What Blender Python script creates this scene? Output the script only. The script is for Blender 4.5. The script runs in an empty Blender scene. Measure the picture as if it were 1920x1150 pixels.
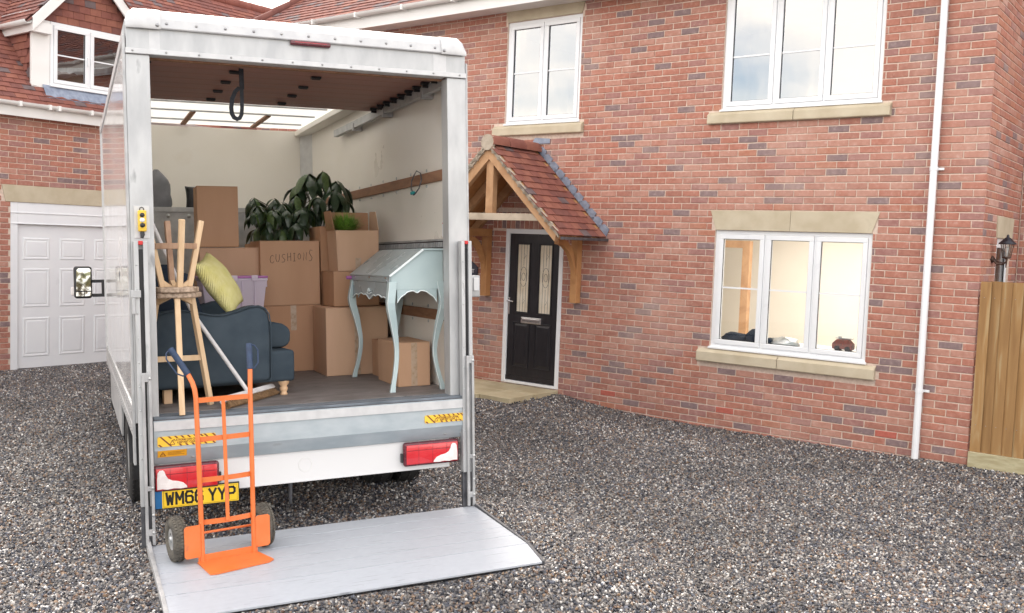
import bpy, math, random
from mathutils import Matrix, Vector, noise as mnoise
R = math.radians
PI = math.pi
rnd = random.Random(7)
scene = bpy.context.scene
COL = scene.collection

# ------------------------------------------------------------------ camera
CAM_POS = Vector((0, 0, 2.02747))
F_PX, PITCH, ROLL = 1794.69, 0.0675, 0.0372
cam_d = bpy.data.cameras.new("camera")
cam = bpy.data.objects.new("camera", cam_d)
COL.objects.link(cam)
scene.camera = cam
cam_d.sensor_width = 36
cam_d.lens = F_PX / 1920 * 36
cam_d.clip_start = 0.05
cam_d.clip_end = 2000
_rt = Vector((1, 0, 0)); _up = Vector((0, math.sin(PITCH), math.cos(PITCH))); _fw = Vector((0, math.cos(PITCH), -math.sin(PITCH)))
_r2 = math.cos(ROLL) * _rt + math.sin(ROLL) * _up
_u2 = -math.sin(ROLL) * _rt + math.cos(ROLL) * _up
cam.matrix_world = Matrix(((_r2.x, _u2.x, -_fw.x, CAM_POS.x), (_r2.y, _u2.y, -_fw.y, CAM_POS.y), (_r2.z, _u2.z, -_fw.z, CAM_POS.z), (0, 0, 0, 1)))

# ------------------------------------------------------------------ sky
SUN_EL, SUN_AZ = R(36), R(-20)      # azimuth measured like sun_rotation (from +Y towards +X)
world = bpy.data.worlds.new("World")
scene.world = world
world.use_nodes = True
nt = world.node_tree
for n in list(nt.nodes): nt.nodes.remove(n)
wo = nt.nodes.new('ShaderNodeOutputWorld'); bg = nt.nodes.new('ShaderNodeBackground')
sky = nt.nodes.new('ShaderNodeTexSky'); sky.sky_type = 'NISHITA'; sky.sun_disc = False
sky.sun_elevation = SUN_EL; sky.sun_rotation = SUN_AZ; sky.air_density = 1.0; sky.dust_density = 2.0
tc = nt.nodes.new('ShaderNodeTexCoord'); mp = nt.nodes.new('ShaderNodeMapping'); mp.inputs['Scale'].default_value = (1, 1, 2.2)
nz = nt.nodes.new('ShaderNodeTexNoise'); nz.inputs['Scale'].default_value = 2.1; nz.inputs['Detail'].default_value = 6; nz.inputs['Roughness'].default_value = .55
cr = nt.nodes.new('ShaderNodeValToRGB'); cr.color_ramp.elements[0].position = .37; cr.color_ramp.elements[1].position = .56
mx = nt.nodes.new('ShaderNodeMixRGB'); mx.inputs[2].default_value = (7.7, 7.15, 6.5, 1)
nt.links.new(tc.outputs['Generated'], mp.inputs[0]); nt.links.new(mp.outputs[0], nz.inputs['Vector'])
nt.links.new(nz.outputs['Fac'], cr.inputs[0]); nt.links.new(cr.outputs[0], mx.inputs[0]); nt.links.new(sky.outputs[0], mx.inputs[1])
nt.links.new(mx.outputs[0], bg.inputs[0]); nt.links.new(bg.outputs[0], wo.inputs[0])
bg.inputs[1].default_value = 0.13

sun_d = bpy.data.lights.new("sun", 'SUN'); sun = bpy.data.objects.new("sun", sun_d); COL.objects.link(sun)
sun_d.energy = 1.3; sun_d.angle = R(22); sun_d.color = (1, .93, .84)
_sd = Vector((math.sin(SUN_AZ) * math.cos(SUN_EL), math.cos(SUN_AZ) * math.cos(SUN_EL), math.sin(SUN_EL)))
sun.rotation_euler = _sd.to_track_quat('Z', 'Y').to_euler()
vs = scene.view_settings
vs.view_transform = 'Standard'; vs.look = 'None'; vs.gamma = 1; vs.use_curve_mapping = False
vs.exposure = 1.76
scene.render.engine = 'CYCLES'
scene.cycles.max_bounces = 8; scene.cycles.transparent_max_bounces = 12

# ------------------------------------------------------------------ frames of reference
# H: the house (x along the front wall, 0 at its right corner; y into the house).  V: the van (x across, y towards its cab).
HY, VY, TR, TP = -0.65839, 0.43339, 0.03432, -0.0333
MH = Matrix.Translation((4.52117, 9.28554, 0)) @ Matrix.Rotation(HY, 4, 'Z')
MV = Matrix.Translation((-2.27652, 5.87805, 0)) @ Matrix.Rotation(VY, 4, 'Z') @ Matrix.Rotation(TP, 4, 'X') @ Matrix.Rotation(-TR, 4, 'Y')
MW = Matrix.Identity(4)

# ------------------------------------------------------------------ materials
def pm(name, c1, c2=None, scale=8, rough=.6, metal=0, bump=0, bscale=None, detail=5, spec=.5, dist=0, lo=.35, hi=.65,
       stretch=None, c3=None, c3pos=.9, coat=0, extra=None, sub=0, bd=.01, ovar=0, stain=None, scratch=0):
    m = bpy.data.materials.new(name); m.use_nodes = True
    t = m.node_tree; b = t.nodes['Principled BSDF']
    b.inputs['Roughness'].default_value = rough; b.inputs['Metallic'].default_value = metal
    b.inputs['Specular IOR Level'].default_value = spec; b.inputs['Coat Weight'].default_value = coat
    tcn = t.nodes.new('ShaderNodeTexCoord'); map_ = t.nodes.new('ShaderNodeMapping')
    if stretch: map_.inputs['Scale'].default_value = stretch
    oi = t.nodes.new('ShaderNodeObjectInfo')
    add = t.nodes.new('ShaderNodeVectorMath'); add.operation = 'ADD'
    sc = t.nodes.new('ShaderNodeVectorMath'); sc.operation = 'SCALE'; sc.inputs['Scale'].default_value = 37.0
    cmb = t.nodes.new('ShaderNodeCombineXYZ')
    for i in range(3): t.links.new(oi.outputs['Random'], cmb.inputs[i])
    t.links.new(cmb.outputs[0], sc.inputs[0]); t.links.new(tcn.outputs['Object'], add.inputs[0]); t.links.new(sc.outputs[0], add.inputs[1])
    t.links.new(add.outputs[0], map_.inputs[0])
    b.inputs['Base Color'].default_value = (*c1, 1)
    if c2 is not None:
        n = t.nodes.new('ShaderNodeTexNoise'); n.inputs['Scale'].default_value = scale; n.inputs['Detail'].default_value = detail
        n.inputs['Distortion'].default_value = dist
        r = t.nodes.new('ShaderNodeValToRGB'); r.color_ramp.elements[0].position = lo; r.color_ramp.elements[1].position = hi
        r.color_ramp.elements[0].color = (*c1, 1); r.color_ramp.elements[1].color = (*c2, 1)
        if c3 is not None:
            e = r.color_ramp.elements.new(c3pos); e.color = (*c3, 1)
        t.links.new(map_.outputs[0], n.inputs['Vector']); t.links.new(n.outputs['Fac'], r.inputs[0]); t.links.new(r.outputs[0], b.inputs['Base Color'])
        rr = t.nodes.new('ShaderNodeMapRange'); rr.inputs['To Min'].default_value = max(.02, rough - .1); rr.inputs['To Max'].default_value = min(1, rough + .12)
        t.links.new(n.outputs['Fac'], rr.inputs[0]); t.links.new(rr.outputs[0], b.inputs['Roughness'])
    if ovar:      # each piece a little lighter or darker than its neighbours
        mr_ = t.nodes.new('ShaderNodeMapRange'); mr_.inputs['To Min'].default_value = 1 - ovar; mr_.inputs['To Max'].default_value = 1 + ovar
        vm_ = t.nodes.new('ShaderNodeVectorMath'); vm_.operation = 'SCALE'; t.links.new(oi.outputs['Random'], mr_.inputs[0]); t.links.new(mr_.outputs[0], vm_.inputs['Scale'])
        if c2 is not None: t.links.new(r.outputs[0], vm_.inputs[0])
        else: vm_.inputs[0].default_value = c1
        t.links.new(vm_.outputs[0], b.inputs['Base Color'])
    def cur_col():
        l_ = b.inputs['Base Color'].links
        return l_[0].from_socket if l_ else None
    if stain:     # weathering that runs over many pieces: pale salt bloom and darker damp, at its own place on the wall
        ge = t.nodes.new('ShaderNodeNewGeometry')
        for sc_, thr, colr, amt, dt in stain:
            ns = t.nodes.new('ShaderNodeTexNoise'); ns.inputs['Scale'].default_value = sc_; ns.inputs['Detail'].default_value = dt; ns.inputs['Roughness'].default_value = .65
            rm = t.nodes.new('ShaderNodeMapRange'); rm.inputs['From Min'].default_value = thr; rm.inputs['From Max'].default_value = thr + .2; rm.inputs['To Max'].default_value = amt
            mi_ = t.nodes.new('ShaderNodeMixRGB'); mi_.inputs[2].default_value = (*colr, 1); src = cur_col()
            t.links.new(ge.outputs['Position'], ns.inputs['Vector']); t.links.new(ns.outputs['Fac'], rm.inputs[0]); t.links.new(rm.outputs[0], mi_.inputs[0])
            if src: t.links.new(src, mi_.inputs[1])
            else: mi_.inputs[1].default_value = (*c1, 1)
            t.links.new(mi_.outputs[0], b.inputs['Base Color'])
    if scratch:
        mp2 = t.nodes.new('ShaderNodeMapping'); mp2.inputs['Scale'].default_value = (2.5, 55, 1); mp2.inputs['Rotation'].default_value = (0, 0, .25)
        ns = t.nodes.new('ShaderNodeTexNoise'); ns.inputs['Scale'].default_value = 1.6; ns.inputs['Detail'].default_value = 4; ns.inputs['Distortion'].default_value = .4
        rm = t.nodes.new('ShaderNodeMapRange'); rm.inputs['From Min'].default_value = .64; rm.inputs['From Max'].default_value = .70; rm.inputs['To Max'].default_value = scratch
        mi_ = t.nodes.new('ShaderNodeMixRGB'); mi_.inputs[2].default_value = (c1[0] * .35, c1[1] * .35, c1[2] * .35, 1); src = cur_col()
        t.links.new(tcn.outputs['Object'], mp2.inputs[0]); t.links.new(mp2.outputs[0], ns.inputs['Vector']); t.links.new(ns.outputs['Fac'], rm.inputs[0]); t.links.new(rm.outputs[0], mi_.inputs[0])
        if src: t.links.new(src, mi_.inputs[1])
        t.links.new(mi_.outputs[0], b.inputs['Base Color'])
    if bump:
        n2 = t.nodes.new('ShaderNodeTexNoise'); n2.inputs['Scale'].default_value = bscale or scale * 4; n2.inputs['Detail'].default_value = 6
        bp = t.nodes.new('ShaderNodeBump'); bp.inputs['Strength'].default_value = bump; bp.inputs['Distance'].default_value = bd
        t.links.new(map_.outputs[0], n2.inputs['Vector']); t.links.new(n2.outputs['Fac'], bp.inputs['Height']); t.links.new(bp.outputs[0], b.inputs['Normal'])
    return m

def glass(name, refl, tint=(.9, .95, .95), rough=.0):
    m = bpy.data.materials.new(name); m.use_nodes = True; t = m.node_tree
    for n in list(t.nodes): t.nodes.remove(n)
    o = t.nodes.new('ShaderNodeOutputMaterial'); mix = t.nodes.new('ShaderNodeMixShader')
    tr = t.nodes.new('ShaderNodeBsdfTransparent'); tr.inputs[0].default_value = (*tint, 1)
    g = t.nodes.new('ShaderNodeBsdfGlossy'); g.inputs['Roughness'].default_value = rough
    mix.inputs[0].default_value = refl
    n = t.nodes.new('ShaderNodeTexNoise'); n.inputs['Scale'].default_value = 1.6; bp = t.nodes.new('ShaderNodeBump'); bp.inputs['Strength'].default_value = .05; bp.inputs['Distance'].default_value = .02
    t.links.new(n.outputs['Fac'], bp.inputs['Height']); t.links.new(bp.outputs[0], g.inputs['Normal'])
    t.links.new(tr.outputs[0], mix.inputs[1]); t.links.new(g.outputs[0], mix.inputs[2]); t.links.new(mix.outputs[0], o.inputs[0])
    return m

M = {}
STAIN = [(.9, .50, (.60, .42, .35), .36, 8), (1.3, .57, (.20, .11, .09), .28, 7), (26, .60, (.64, .50, .43), .40, 3)]
def brickmat(n, a, b, c): M[n] = pm(n, a, b, 22, .88, bump=.55, bscale=120, c3=c, c3pos=.8, spec=.25, lo=.3, hi=.6, bd=.004, stain=STAIN)
brickmat('brick_red', (.365, .15, .105), (.43, .19, .14), (.50, .29, .235))
brickmat('brick_rose', (.40, .195, .145), (.46, .245, .19), (.55, .36, .30))
brickmat('brick_brown', (.32, .135, .10), (.385, .18, .135), (.46, .27, .215))
brickmat('brick_plum', (.30, .145, .125), (.36, .19, .165), (.43, .27, .235))
brickmat('brick_grey', (.20, .14, .138), (.255, .18, .178), (.36, .285, .27))
brickmat('brick_orange', (.38, .155, .10), (.44, .205, .14), (.50, .29, .22))
brickmat('brick_pale', (.45, .25, .195), (.50, .30, .245), (.62, .45, .38))
M['air_brick'] = pm('terracotta vent', (.40, .10, .07), (.46, .13, .095), 40, .8)
M['mortar'] = pm('mortar', (.58, .45, .37), (.69, .56, .47), 30, .95, bump=.5, bscale=150, spec=.2, bd=.004)
M['stone'] = pm('cast stone', (.47, .40, .285), (.55, .48, .36), 5, .9, bump=.35, bscale=90, c3=(.37, .315, .215), c3pos=.85, spec=.2, bd=.004)
M['paving'] = pm('sandstone paving', (.40, .33, .21), (.50, .43, .29), 4, .9, bump=.3, bscale=60, c3=(.30, .27, .15), c3pos=.8, spec=.2, bd=.004)
M['upvc'] = pm('white upvc', (.77, .78, .80), (.81, .82, .83), 3, .3, bump=.02)
M['upvc_cream'] = pm('white upvc fascia', (.74, .73, .71), (.79, .78, .76), 3, .35, bump=.02)
M['door_black'] = pm('black door', (.014, .013, .016), (.022, .020, .024), 6, .32, bump=.15, bscale=80, stretch=(6, 1, 1), bd=.002)
M['chrome'] = pm('chrome', (.62, .62, .63), (.72, .72, .73), 10, .18, 1)
M['lead'] = pm('lead flashing', (.20, .23, .30), (.30, .34, .42), 12, .6, .3, bump=.5, bscale=30)
M['oak'] = pm('oak frame', (.43, .235, .115), (.56, .335, .18), 3.5, .7, bump=.3, bscale=22, stretch=(1, 1, 1), dist=1.5, c3=(.34, .17, .075), c3pos=.85, bd=.004)
M['oak_dark'] = pm('orange oak', (.40, .185, .07), (.50, .25, .10), 3.5, .65, bump=.3, bscale=22, dist=1.5, bd=.004)
M['oak_grey'] = pm('weathered oak', (.44, .36, .27), (.56, .47, .36), 4, .8, bump=.3, bscale=25, dist=1, bd=.004)
M['roof_cement'] = pm('verge mortar', (.37, .31, .24), (.45, .38, .30), 14, .95, bump=.8, bscale=50)
def tilemat(n, a, b): M[n] = pm(n, a, b, 9, .85, bump=.5, bscale=70, spec=.25, bd=.004, lo=.3, hi=.7)
tilemat('tile_red', (.20, .075, .058), (.25, .10, .078))
tilemat('tile_dark', (.155, .062, .053), (.20, .085, .07))
tilemat('tile_orange', (.235, .092, .066), (.29, .12, .086))
tilemat('tile_slate', (.12, .085, .088), (.165, .125, .125))
M['van_white'] = pm('van white', (.68, .675, .67), (.72, .715, .71), 1, .14, detail=1, coat=.4, spec=.6)
M['van_grp'] = pm('van lining', (.79, .745, .67), (.82, .78, .715), 1.6, .3, bump=.05, bscale=30, c3=(.74, .68, .59), c3pos=.8)
M['alu'] = pm('aluminium', (.41, .415, .42), (.53, .535, .535), 9, .45, .35, detail=10, bump=.15, bscale=90, stretch=(1, 1, .35), c3=(.31, .315, .32), c3pos=.72, bd=.002)
M['alu_dull'] = pm('dull aluminium', (.36, .365, .37), (.50, .50, .50), 9, .5, .4, bump=.15, bscale=60, c3=(.40, .40, .41), c3pos=.85, bd=.002)
M['alu_cap'] = pm('white aluminium', (.52, .52, .525), (.60, .60, .60), 12, .38, .15, detail=9)
M['sill_grey'] = pm('painted steel sill', (.34, .39, .42), (.42, .465, .49), 9, .38, .2, detail=10, bump=.06, stretch=(.6, 1, 1.4), c3=(.36, .39, .41), c3pos=.74)
M['plat'] = pm('platform aluminium', (.42, .445, .485), (.47, .495, .535), 26, .48, .15, bump=.3, bscale=140, detail=12, lo=.25, hi=.7, c3=(.27, .285, .31), c3pos=.86, stretch=(1, 1.3, 1), scratch=.6, bd=.002)
M['steel_dark'] = pm('dark steel', (.07, .072, .08), (.13, .13, .14), 12, .5, .5, bump=.2)
M['black'] = pm('black plastic', (.012, .012, .014), (.022, .022, .025), 10, .45)
M['rubber'] = pm('tyre rubber', (.018, .018, .019), (.035, .034, .033), 14, .8, bump=.5, bscale=60)
M['rubber_dusty'] = pm('dusty tyre', (.075, .068, .058), (.14, .125, .10), 18, .9, bump=1, bscale=75, c3=(.20, .16, .11), c3pos=.75)
M['rivet'] = pm('rivet', (.30, .30, .31), (.4, .4, .4), 10, .4, .7)
M['door_ply'] = pm('brown shutter', (.27, .125, .098), (.34, .165, .13), 3, .5, bump=.06, stretch=(.4, 3, 1))
M['batten'] = pm('wood batten', (.22, .105, .055), (.33, .17, .095), 6, .7, bump=.3, bscale=30, stretch=(3, .6, 3), dist=1)
M['vanfloor'] = pm('ply floor', (.125, .108, .102), (.20, .178, .17), 5, .62, bump=.3, bscale=50, stretch=(1, 2.5, 1), c3=(.045, .04, .04), c3pos=.72)
M['threshold'] = pm('worn threshold', (.10, .12, .14), (.22, .25, .29), 9, .5, .3, bump=.3, stretch=(.5, 6, 1), c3=(.03, .03, .03), c3pos=.68)
M['strap'] = pm('webbing', (.022, .024, .03), (.04, .044, .055), 40, .85, bump=.4)
M['lens_red'] = pm('red lens', (.52, .008, .018), (.60, .015, .025), 14, .18, spec=.7, coat=.5)
M['lens_dark'] = pm('dark red lens', (.085, .010, .018), (.12, .015, .025), 30, .25, coat=.4)
M['lens_white'] = pm('white lens', (.72, .66, .64), (.80, .76, .74), 24, .25, coat=.4)
M['yellow'] = pm('yellow sticker', (.82, .50, .035), (.88, .56, .06), 12, .5)
M['yellow_deep'] = pm('amber sticker', (.80, .36, .012), (.85, .42, .02), 12, .5)
M['plate_yellow'] = pm('number plate', (.80, .52, .015), (.86, .57, .03), 5, .35)
M['plate_blue'] = pm('plate blue', (.012, .12, .32), (.02, .16, .38), 5, .35)
M['ink'] = pm('ink', (.012, .011, .010))
M['ink_brown'] = pm('brown ink', (.16, .035, .015))
M['control_yellow'] = pm('yellow control box', (.80, .55, .06), (.72, .46, .04), 20, .4, c3=(.9, .8, .5), c3pos=.75)
M['red_cap'] = pm('red cap', (.55, .03, .03))
M['orange'] = pm('orange paint', (.66, .155, .032), (.72, .18, .045), 9, .38, coat=.15, bump=.05, detail=10, c3=(.42, .13, .05), c3pos=.74)
M['navy'] = pm('navy rubber', (.015, .032, .075), (.03, .055, .115), 30, .55, bump=.2)
M['card'] = pm('cardboard', (.50, .30, .185), (.56, .345, .22), 4, .88, bump=.12, bscale=160, stretch=(1, 1, .25), spec=.2, bd=.002)
M['card2'] = pm('cardboard brown', (.47, .27, .16), (.53, .31, .19), 4, .88, bump=.12, bscale=160, stretch=(1, 1, .25), spec=.2, bd=.002)
M['card3'] = pm('cardboard pale', (.56, .36, .235), (.62, .40, .27), 4, .88, bump=.12, bscale=160, stretch=(1, 1, .25), spec=.2, bd=.002)
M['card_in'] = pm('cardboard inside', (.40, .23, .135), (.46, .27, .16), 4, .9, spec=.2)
M['tape'] = pm('packing tape', (.42, .29, .19), (.50, .37, .27), 30, .28, bump=.25, bscale=60, coat=.2)
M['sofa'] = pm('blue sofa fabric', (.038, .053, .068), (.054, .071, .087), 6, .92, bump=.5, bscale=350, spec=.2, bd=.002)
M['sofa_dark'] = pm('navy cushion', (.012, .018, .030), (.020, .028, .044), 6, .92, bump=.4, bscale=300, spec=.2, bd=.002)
M['pine'] = pm('pine', (.60, .41, .24), (.70, .51, .32), 5, .6, bump=.12, bscale=30, stretch=(5, 5, .7), dist=1, c3=(.48, .30, .16), c3pos=.86)
M['pine_red'] = pm('brown wood', (.33, .19, .12), (.44, .28, .18), 5, .6, bump=.12, bscale=30, stretch=(5, 5, .7), dist=1, c3=(.24, .13, .08), c3pos=.82)
M['butcher'] = pm('laminated wood', (.22, .15, .105), (.50, .38, .28), 22, .5, bump=.05, stretch=(2, 2, 2))
M['turned'] = pm('turned beech', (.66, .42, .24), (.72, .48, .29), 8, .45)
M['desk'] = pm('duck egg paint', (.40, .50, .51), (.46, .56, .56), 4, .38, bump=.03)
M['desk_lid'] = pm('duck egg gloss lid', (.27, .33, .35), (.33, .40, .42), 3, .26, bump=.03)
M['desk_edge'] = pm('white edge', (.78, .84, .84))
M['leaf'] = pm('glossy leaf', (.014, .032, .014), (.026, .055, .020), 14, .32, bump=.2, coat=.2)
M['leaf_light'] = pm('green leaf', (.045, .085, .020), (.075, .125, .030), 14, .4, bump=.2)
M['stem'] = pm('stem', (.07, .075, .035), (.11, .10, .05), 14, .7)
M['pot'] = pm('plant pot', (.20, .18, .16), (.25, .22, .2), 8, .6)
M['grass_blade'] = pm('grass blade', (.085, .20, .018), (.20, .36, .045), 60, .5)
M['pillow'] = pm('yellow pillow', (.66, .60, .22), (.74, .68, .32), 12, .9)
M['bin'] = pm('lilac plastic', (.50, .36, .55), (.60, .46, .64), 5, .3)
M['bin_lid'] = pm('purple lid', (.33, .09, .30), (.40, .13, .36), 5, .3)
M['broom_wood'] = pm('pale broom handle', (.52, .50, .50), (.64, .61, .60), 10, .6)
M['bristle'] = pm('bristle', (.17, .095, .045), (.30, .18, .09), 60, .9)
M['grey_sack'] = pm('grey sack', (.13, .135, .15), (.2, .2, .22), 5, .6, bump=.6, bscale=12)
M['timber'] = pm('fence timber', (.235, .125, .045), (.31, .175, .068), 2.2, .8, bump=.35, bscale=16, stretch=(6, 6, .55), dist=1.0, lo=.3, hi=.55, c3=(.38, .28, .15), c3pos=.72, bd=.004, ovar=.25)
M['timber_green'] = pm('treated gravel board', (.36, .31, .18), (.47, .42, .27), 7, .85, bump=.4, bscale=30, stretch=(1, 6, 6), c3=(.25, .25, .13), c3pos=.75)
M['iron'] = pm('bronze iron', (.075, .045, .036), (.12, .075, .06), 30, .4, .6)
M['iron_black'] = pm('black roof iron', (.02, .02, .028), (.04, .04, .05), 20, .35, .4)
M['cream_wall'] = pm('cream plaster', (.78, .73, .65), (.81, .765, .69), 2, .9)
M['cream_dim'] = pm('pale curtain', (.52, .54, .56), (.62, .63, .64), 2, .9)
M['doorglass'] = pm('frosted door glass', (.70, .60, .45), (.82, .74, .60), 5, .08, spec=.7, coat=.6)  # opaque cream base colour stands in for the lit hall behind the door
M['slate_sign'] = pm('slate sign', (.035, .035, .055), (.05, .05, .075), 12, .6)
M['teal'] = pm('teal cord', (.02, .33, .33))
M['red_toy'] = pm('red toy', (.26, .06, .045), (.10, .06, .05), 60, .5)
M['silver'] = pm('silver', (.4, .42, .42), (.6, .6, .6), 20, .35, .6)
M['base_rock'] = pm('soil', (.06, .055, .05), (.10, .09, .08), 30, .95, bump=1, bscale=60)
M['glass_up'] = glass('upper glass', .42, (.80, .86, .92))
M['glass_low'] = glass('lower glass', .10, (.97, .98, .97))
M['glass_dark'] = glass('dormer glass', .26, (.72, .72, .72))
M['glass_lamp'] = glass('lamp glass', .15, (.93, .93, .90))
M['mirror'] = pm('mirror glass', (.8, .8, .8), None, rough=.02, metal=1)
# translucent roof skin
m = bpy.data.materials.new('translucent roof'); m.use_nodes = True; t = m.node_tree; M['roofskin'] = m
b = t.nodes['Principled BSDF']; b.inputs['Base Color'].default_value = (.70, .70, .68, 1); b.inputs['Roughness'].default_value = .4
trl = t.nodes.new('ShaderNodeBsdfTranslucent'); trl.inputs[0].default_value = (.80, .80, .775, 1); mix = t.nodes.new('ShaderNodeMixShader'); mix.inputs[0].default_value = .72
t.links.new(b.outputs[0], mix.inputs[1]); t.links.new(trl.outputs[0], mix.inputs[2]); t.links.new(mix.outputs[0], t.nodes['Material Output'].inputs[0])
# sky-blue translucent storage plastic
m = bpy.data.materials.new('clear lilac plastic'); m.use_nodes = True; t = m.node_tree; M['bin'] = m
b = t.nodes['Principled BSDF']; b.inputs['Base Color'].default_value = (.84, .74, .84, 1); b.inputs['Roughness'].default_value = .25
trl = t.nodes.new('ShaderNodeBsdfTranslucent'); trl.inputs[0].default_value = (.88, .80, .90, 1); mix = t.nodes.new('ShaderNodeMixShader'); mix.inputs[0].default_value = .45
t.links.new(b.outputs[0], mix.inputs[1]); t.links.new(trl.outputs[0], mix.inputs[2]); t.links.new(mix.outputs[0], t.nodes['Material Output'].inputs[0])
# ribbed pillow relief
m = M['pillow']; t = m.node_tree; b = t.nodes['Principled BSDF']; tcn = t.nodes.new('ShaderNodeTexCoord')
wv = t.nodes.new('ShaderNodeTexWave'); wv.inputs['Scale'].default_value = 26; wv.inputs['Distortion'].default_value = .6; wv.bands_direction = 'DIAGONAL'
bp = t.nodes.new('ShaderNodeBump'); bp.inputs['Strength'].default_value = .9; bp.inputs['Distance'].default_value = .006
t.links.new(tcn.outputs['Object'], wv.inputs['Vector']); t.links.new(wv.outputs['Fac'], bp.inputs['Height']); t.links.new(bp.outputs[0], b.inputs['Normal'])
# gravel: every stone takes its own colour
m = bpy.data.materials.new('flint gravel'); m.use_nodes = True; t = m.node_tree; M['gravel'] = m; b = t.nodes['Principled BSDF']
oi = t.nodes.new('ShaderNodeObjectInfo'); r = t.nodes.new('ShaderNodeValToRGB'); r.color_ramp.interpolation = 'CONSTANT'
cols = [(0, (.022, .023, .030)), (.20, (.070, .065, .066)), (.34, (.14, .124, .112)), (.46, (.042, .045, .057)), (.58, (.20, .182, .165)), (.66, (.13, .078, .052)),
        (.74, (.31, .285, .26)), (.82, (.09, .098, .125)), (.88, (.24, .16, .10)), (.94, (.54, .52, .49))]
r.color_ramp.elements[0].color = (*cols[0][1], 1); r.color_ramp.elements[1].position = cols[1][0]; r.color_ramp.elements[1].color = (*cols[1][1], 1)
for p_, c_ in cols[2:]:
    e = r.color_ramp.elements.new(p_); e.color = (*c_, 1)
n = t.nodes.new('ShaderNodeTexNoise'); n.inputs['Scale'].default_value = 3; tcn = t.nodes.new('ShaderNodeTexCoord'); mm = t.nodes.new('ShaderNodeMixRGB'); mm.blend_type = 'MULTIPLY'; mm.inputs[0].default_value = .55
r2 = t.nodes.new('ShaderNodeMapRange'); r2.inputs['To Min'].default_value = .55; r2.inputs['To Max'].default_value = 1.5
t.links.new(oi.outputs['Random'], r.inputs[0]); t.links.new(tcn.outputs['Object'], n.inputs['Vector']); t.links.new(n.outputs['Fac'], r2.inputs[0])
t.links.new(r.outputs[0], mm.inputs[1]); t.links.new(r2.outputs[0], mm.inputs[2]); ge = t.nodes.new('ShaderNodeNewGeometry'); nb = t.nodes.new('ShaderNodeTexNoise'); nb.inputs['Scale'].default_value = .55; nb.inputs['Detail'].default_value = 5
mrb = t.nodes.new('ShaderNodeMapRange'); mrb.inputs['From Min'].default_value = .3; mrb.inputs['From Max'].default_value = .7; mrb.inputs['To Min'].default_value = .62; mrb.inputs['To Max'].default_value = 1.38
vmb = t.nodes.new('ShaderNodeVectorMath'); vmb.operation = 'SCALE'
t.links.new(ge.outputs['Position'], nb.inputs['Vector']); t.links.new(nb.outputs['Fac'], mrb.inputs[0]); t.links.new(mrb.outputs[0], vmb.inputs['Scale']); t.links.new(mm.outputs[0], vmb.inputs[0]); t.links.new(vmb.outputs[0], b.inputs['Base Color'])
b.inputs['Roughness'].default_value = .3; b.inputs['Specular IOR Level'].default_value = .7
# ground sheet under and beyond the loose stones
m = bpy.data.materials.new('gravel bed'); m.use_nodes = True; t = m.node_tree; M['bed'] = m; b = t.nodes['Principled BSDF']
tcn = t.nodes.new('ShaderNodeTexCoord'); vo = t.nodes.new('ShaderNodeTexVoronoi'); vo.inputs['Scale'].default_value = 60
sep = t.nodes.new('ShaderNodeSeparateColor'); r = t.nodes.new('ShaderNodeValToRGB'); r.color_ramp.interpolation = 'CONSTANT'
r.color_ramp.elements[0].color = (.04, .04, .045, 1); r.color_ramp.elements[1].position = .3; r.color_ramp.elements[1].color = (.13, .12, .12, 1)
for p_, c_ in ((.55, (.2, .165, .14)), (.75, (.08, .08, .09)), (.88, (.33, .31, .29))):
    e = r.color_ramp.elements.new(p_); e.color = (*c_, 1)
bp = t.nodes.new('ShaderNodeBump'); bp.inputs['Strength'].default_value = 1; bp.inputs['Distance'].default_value = .01; bp.invert = True
t.links.new(tcn.outputs['Object'], vo.inputs['Vector']); t.links.new(vo.outputs['Color'], sep.inputs[0]); t.links.new(sep.outputs[0], r.inputs[0]); t.links.new(r.outputs[0], b.inputs['Base Color'])
t.links.new(vo.outputs['Distance'], bp.inputs['Height']); t.links.new(bp.outputs[0], b.inputs['Normal']); b.inputs['Roughness'].default_value = .7

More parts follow.
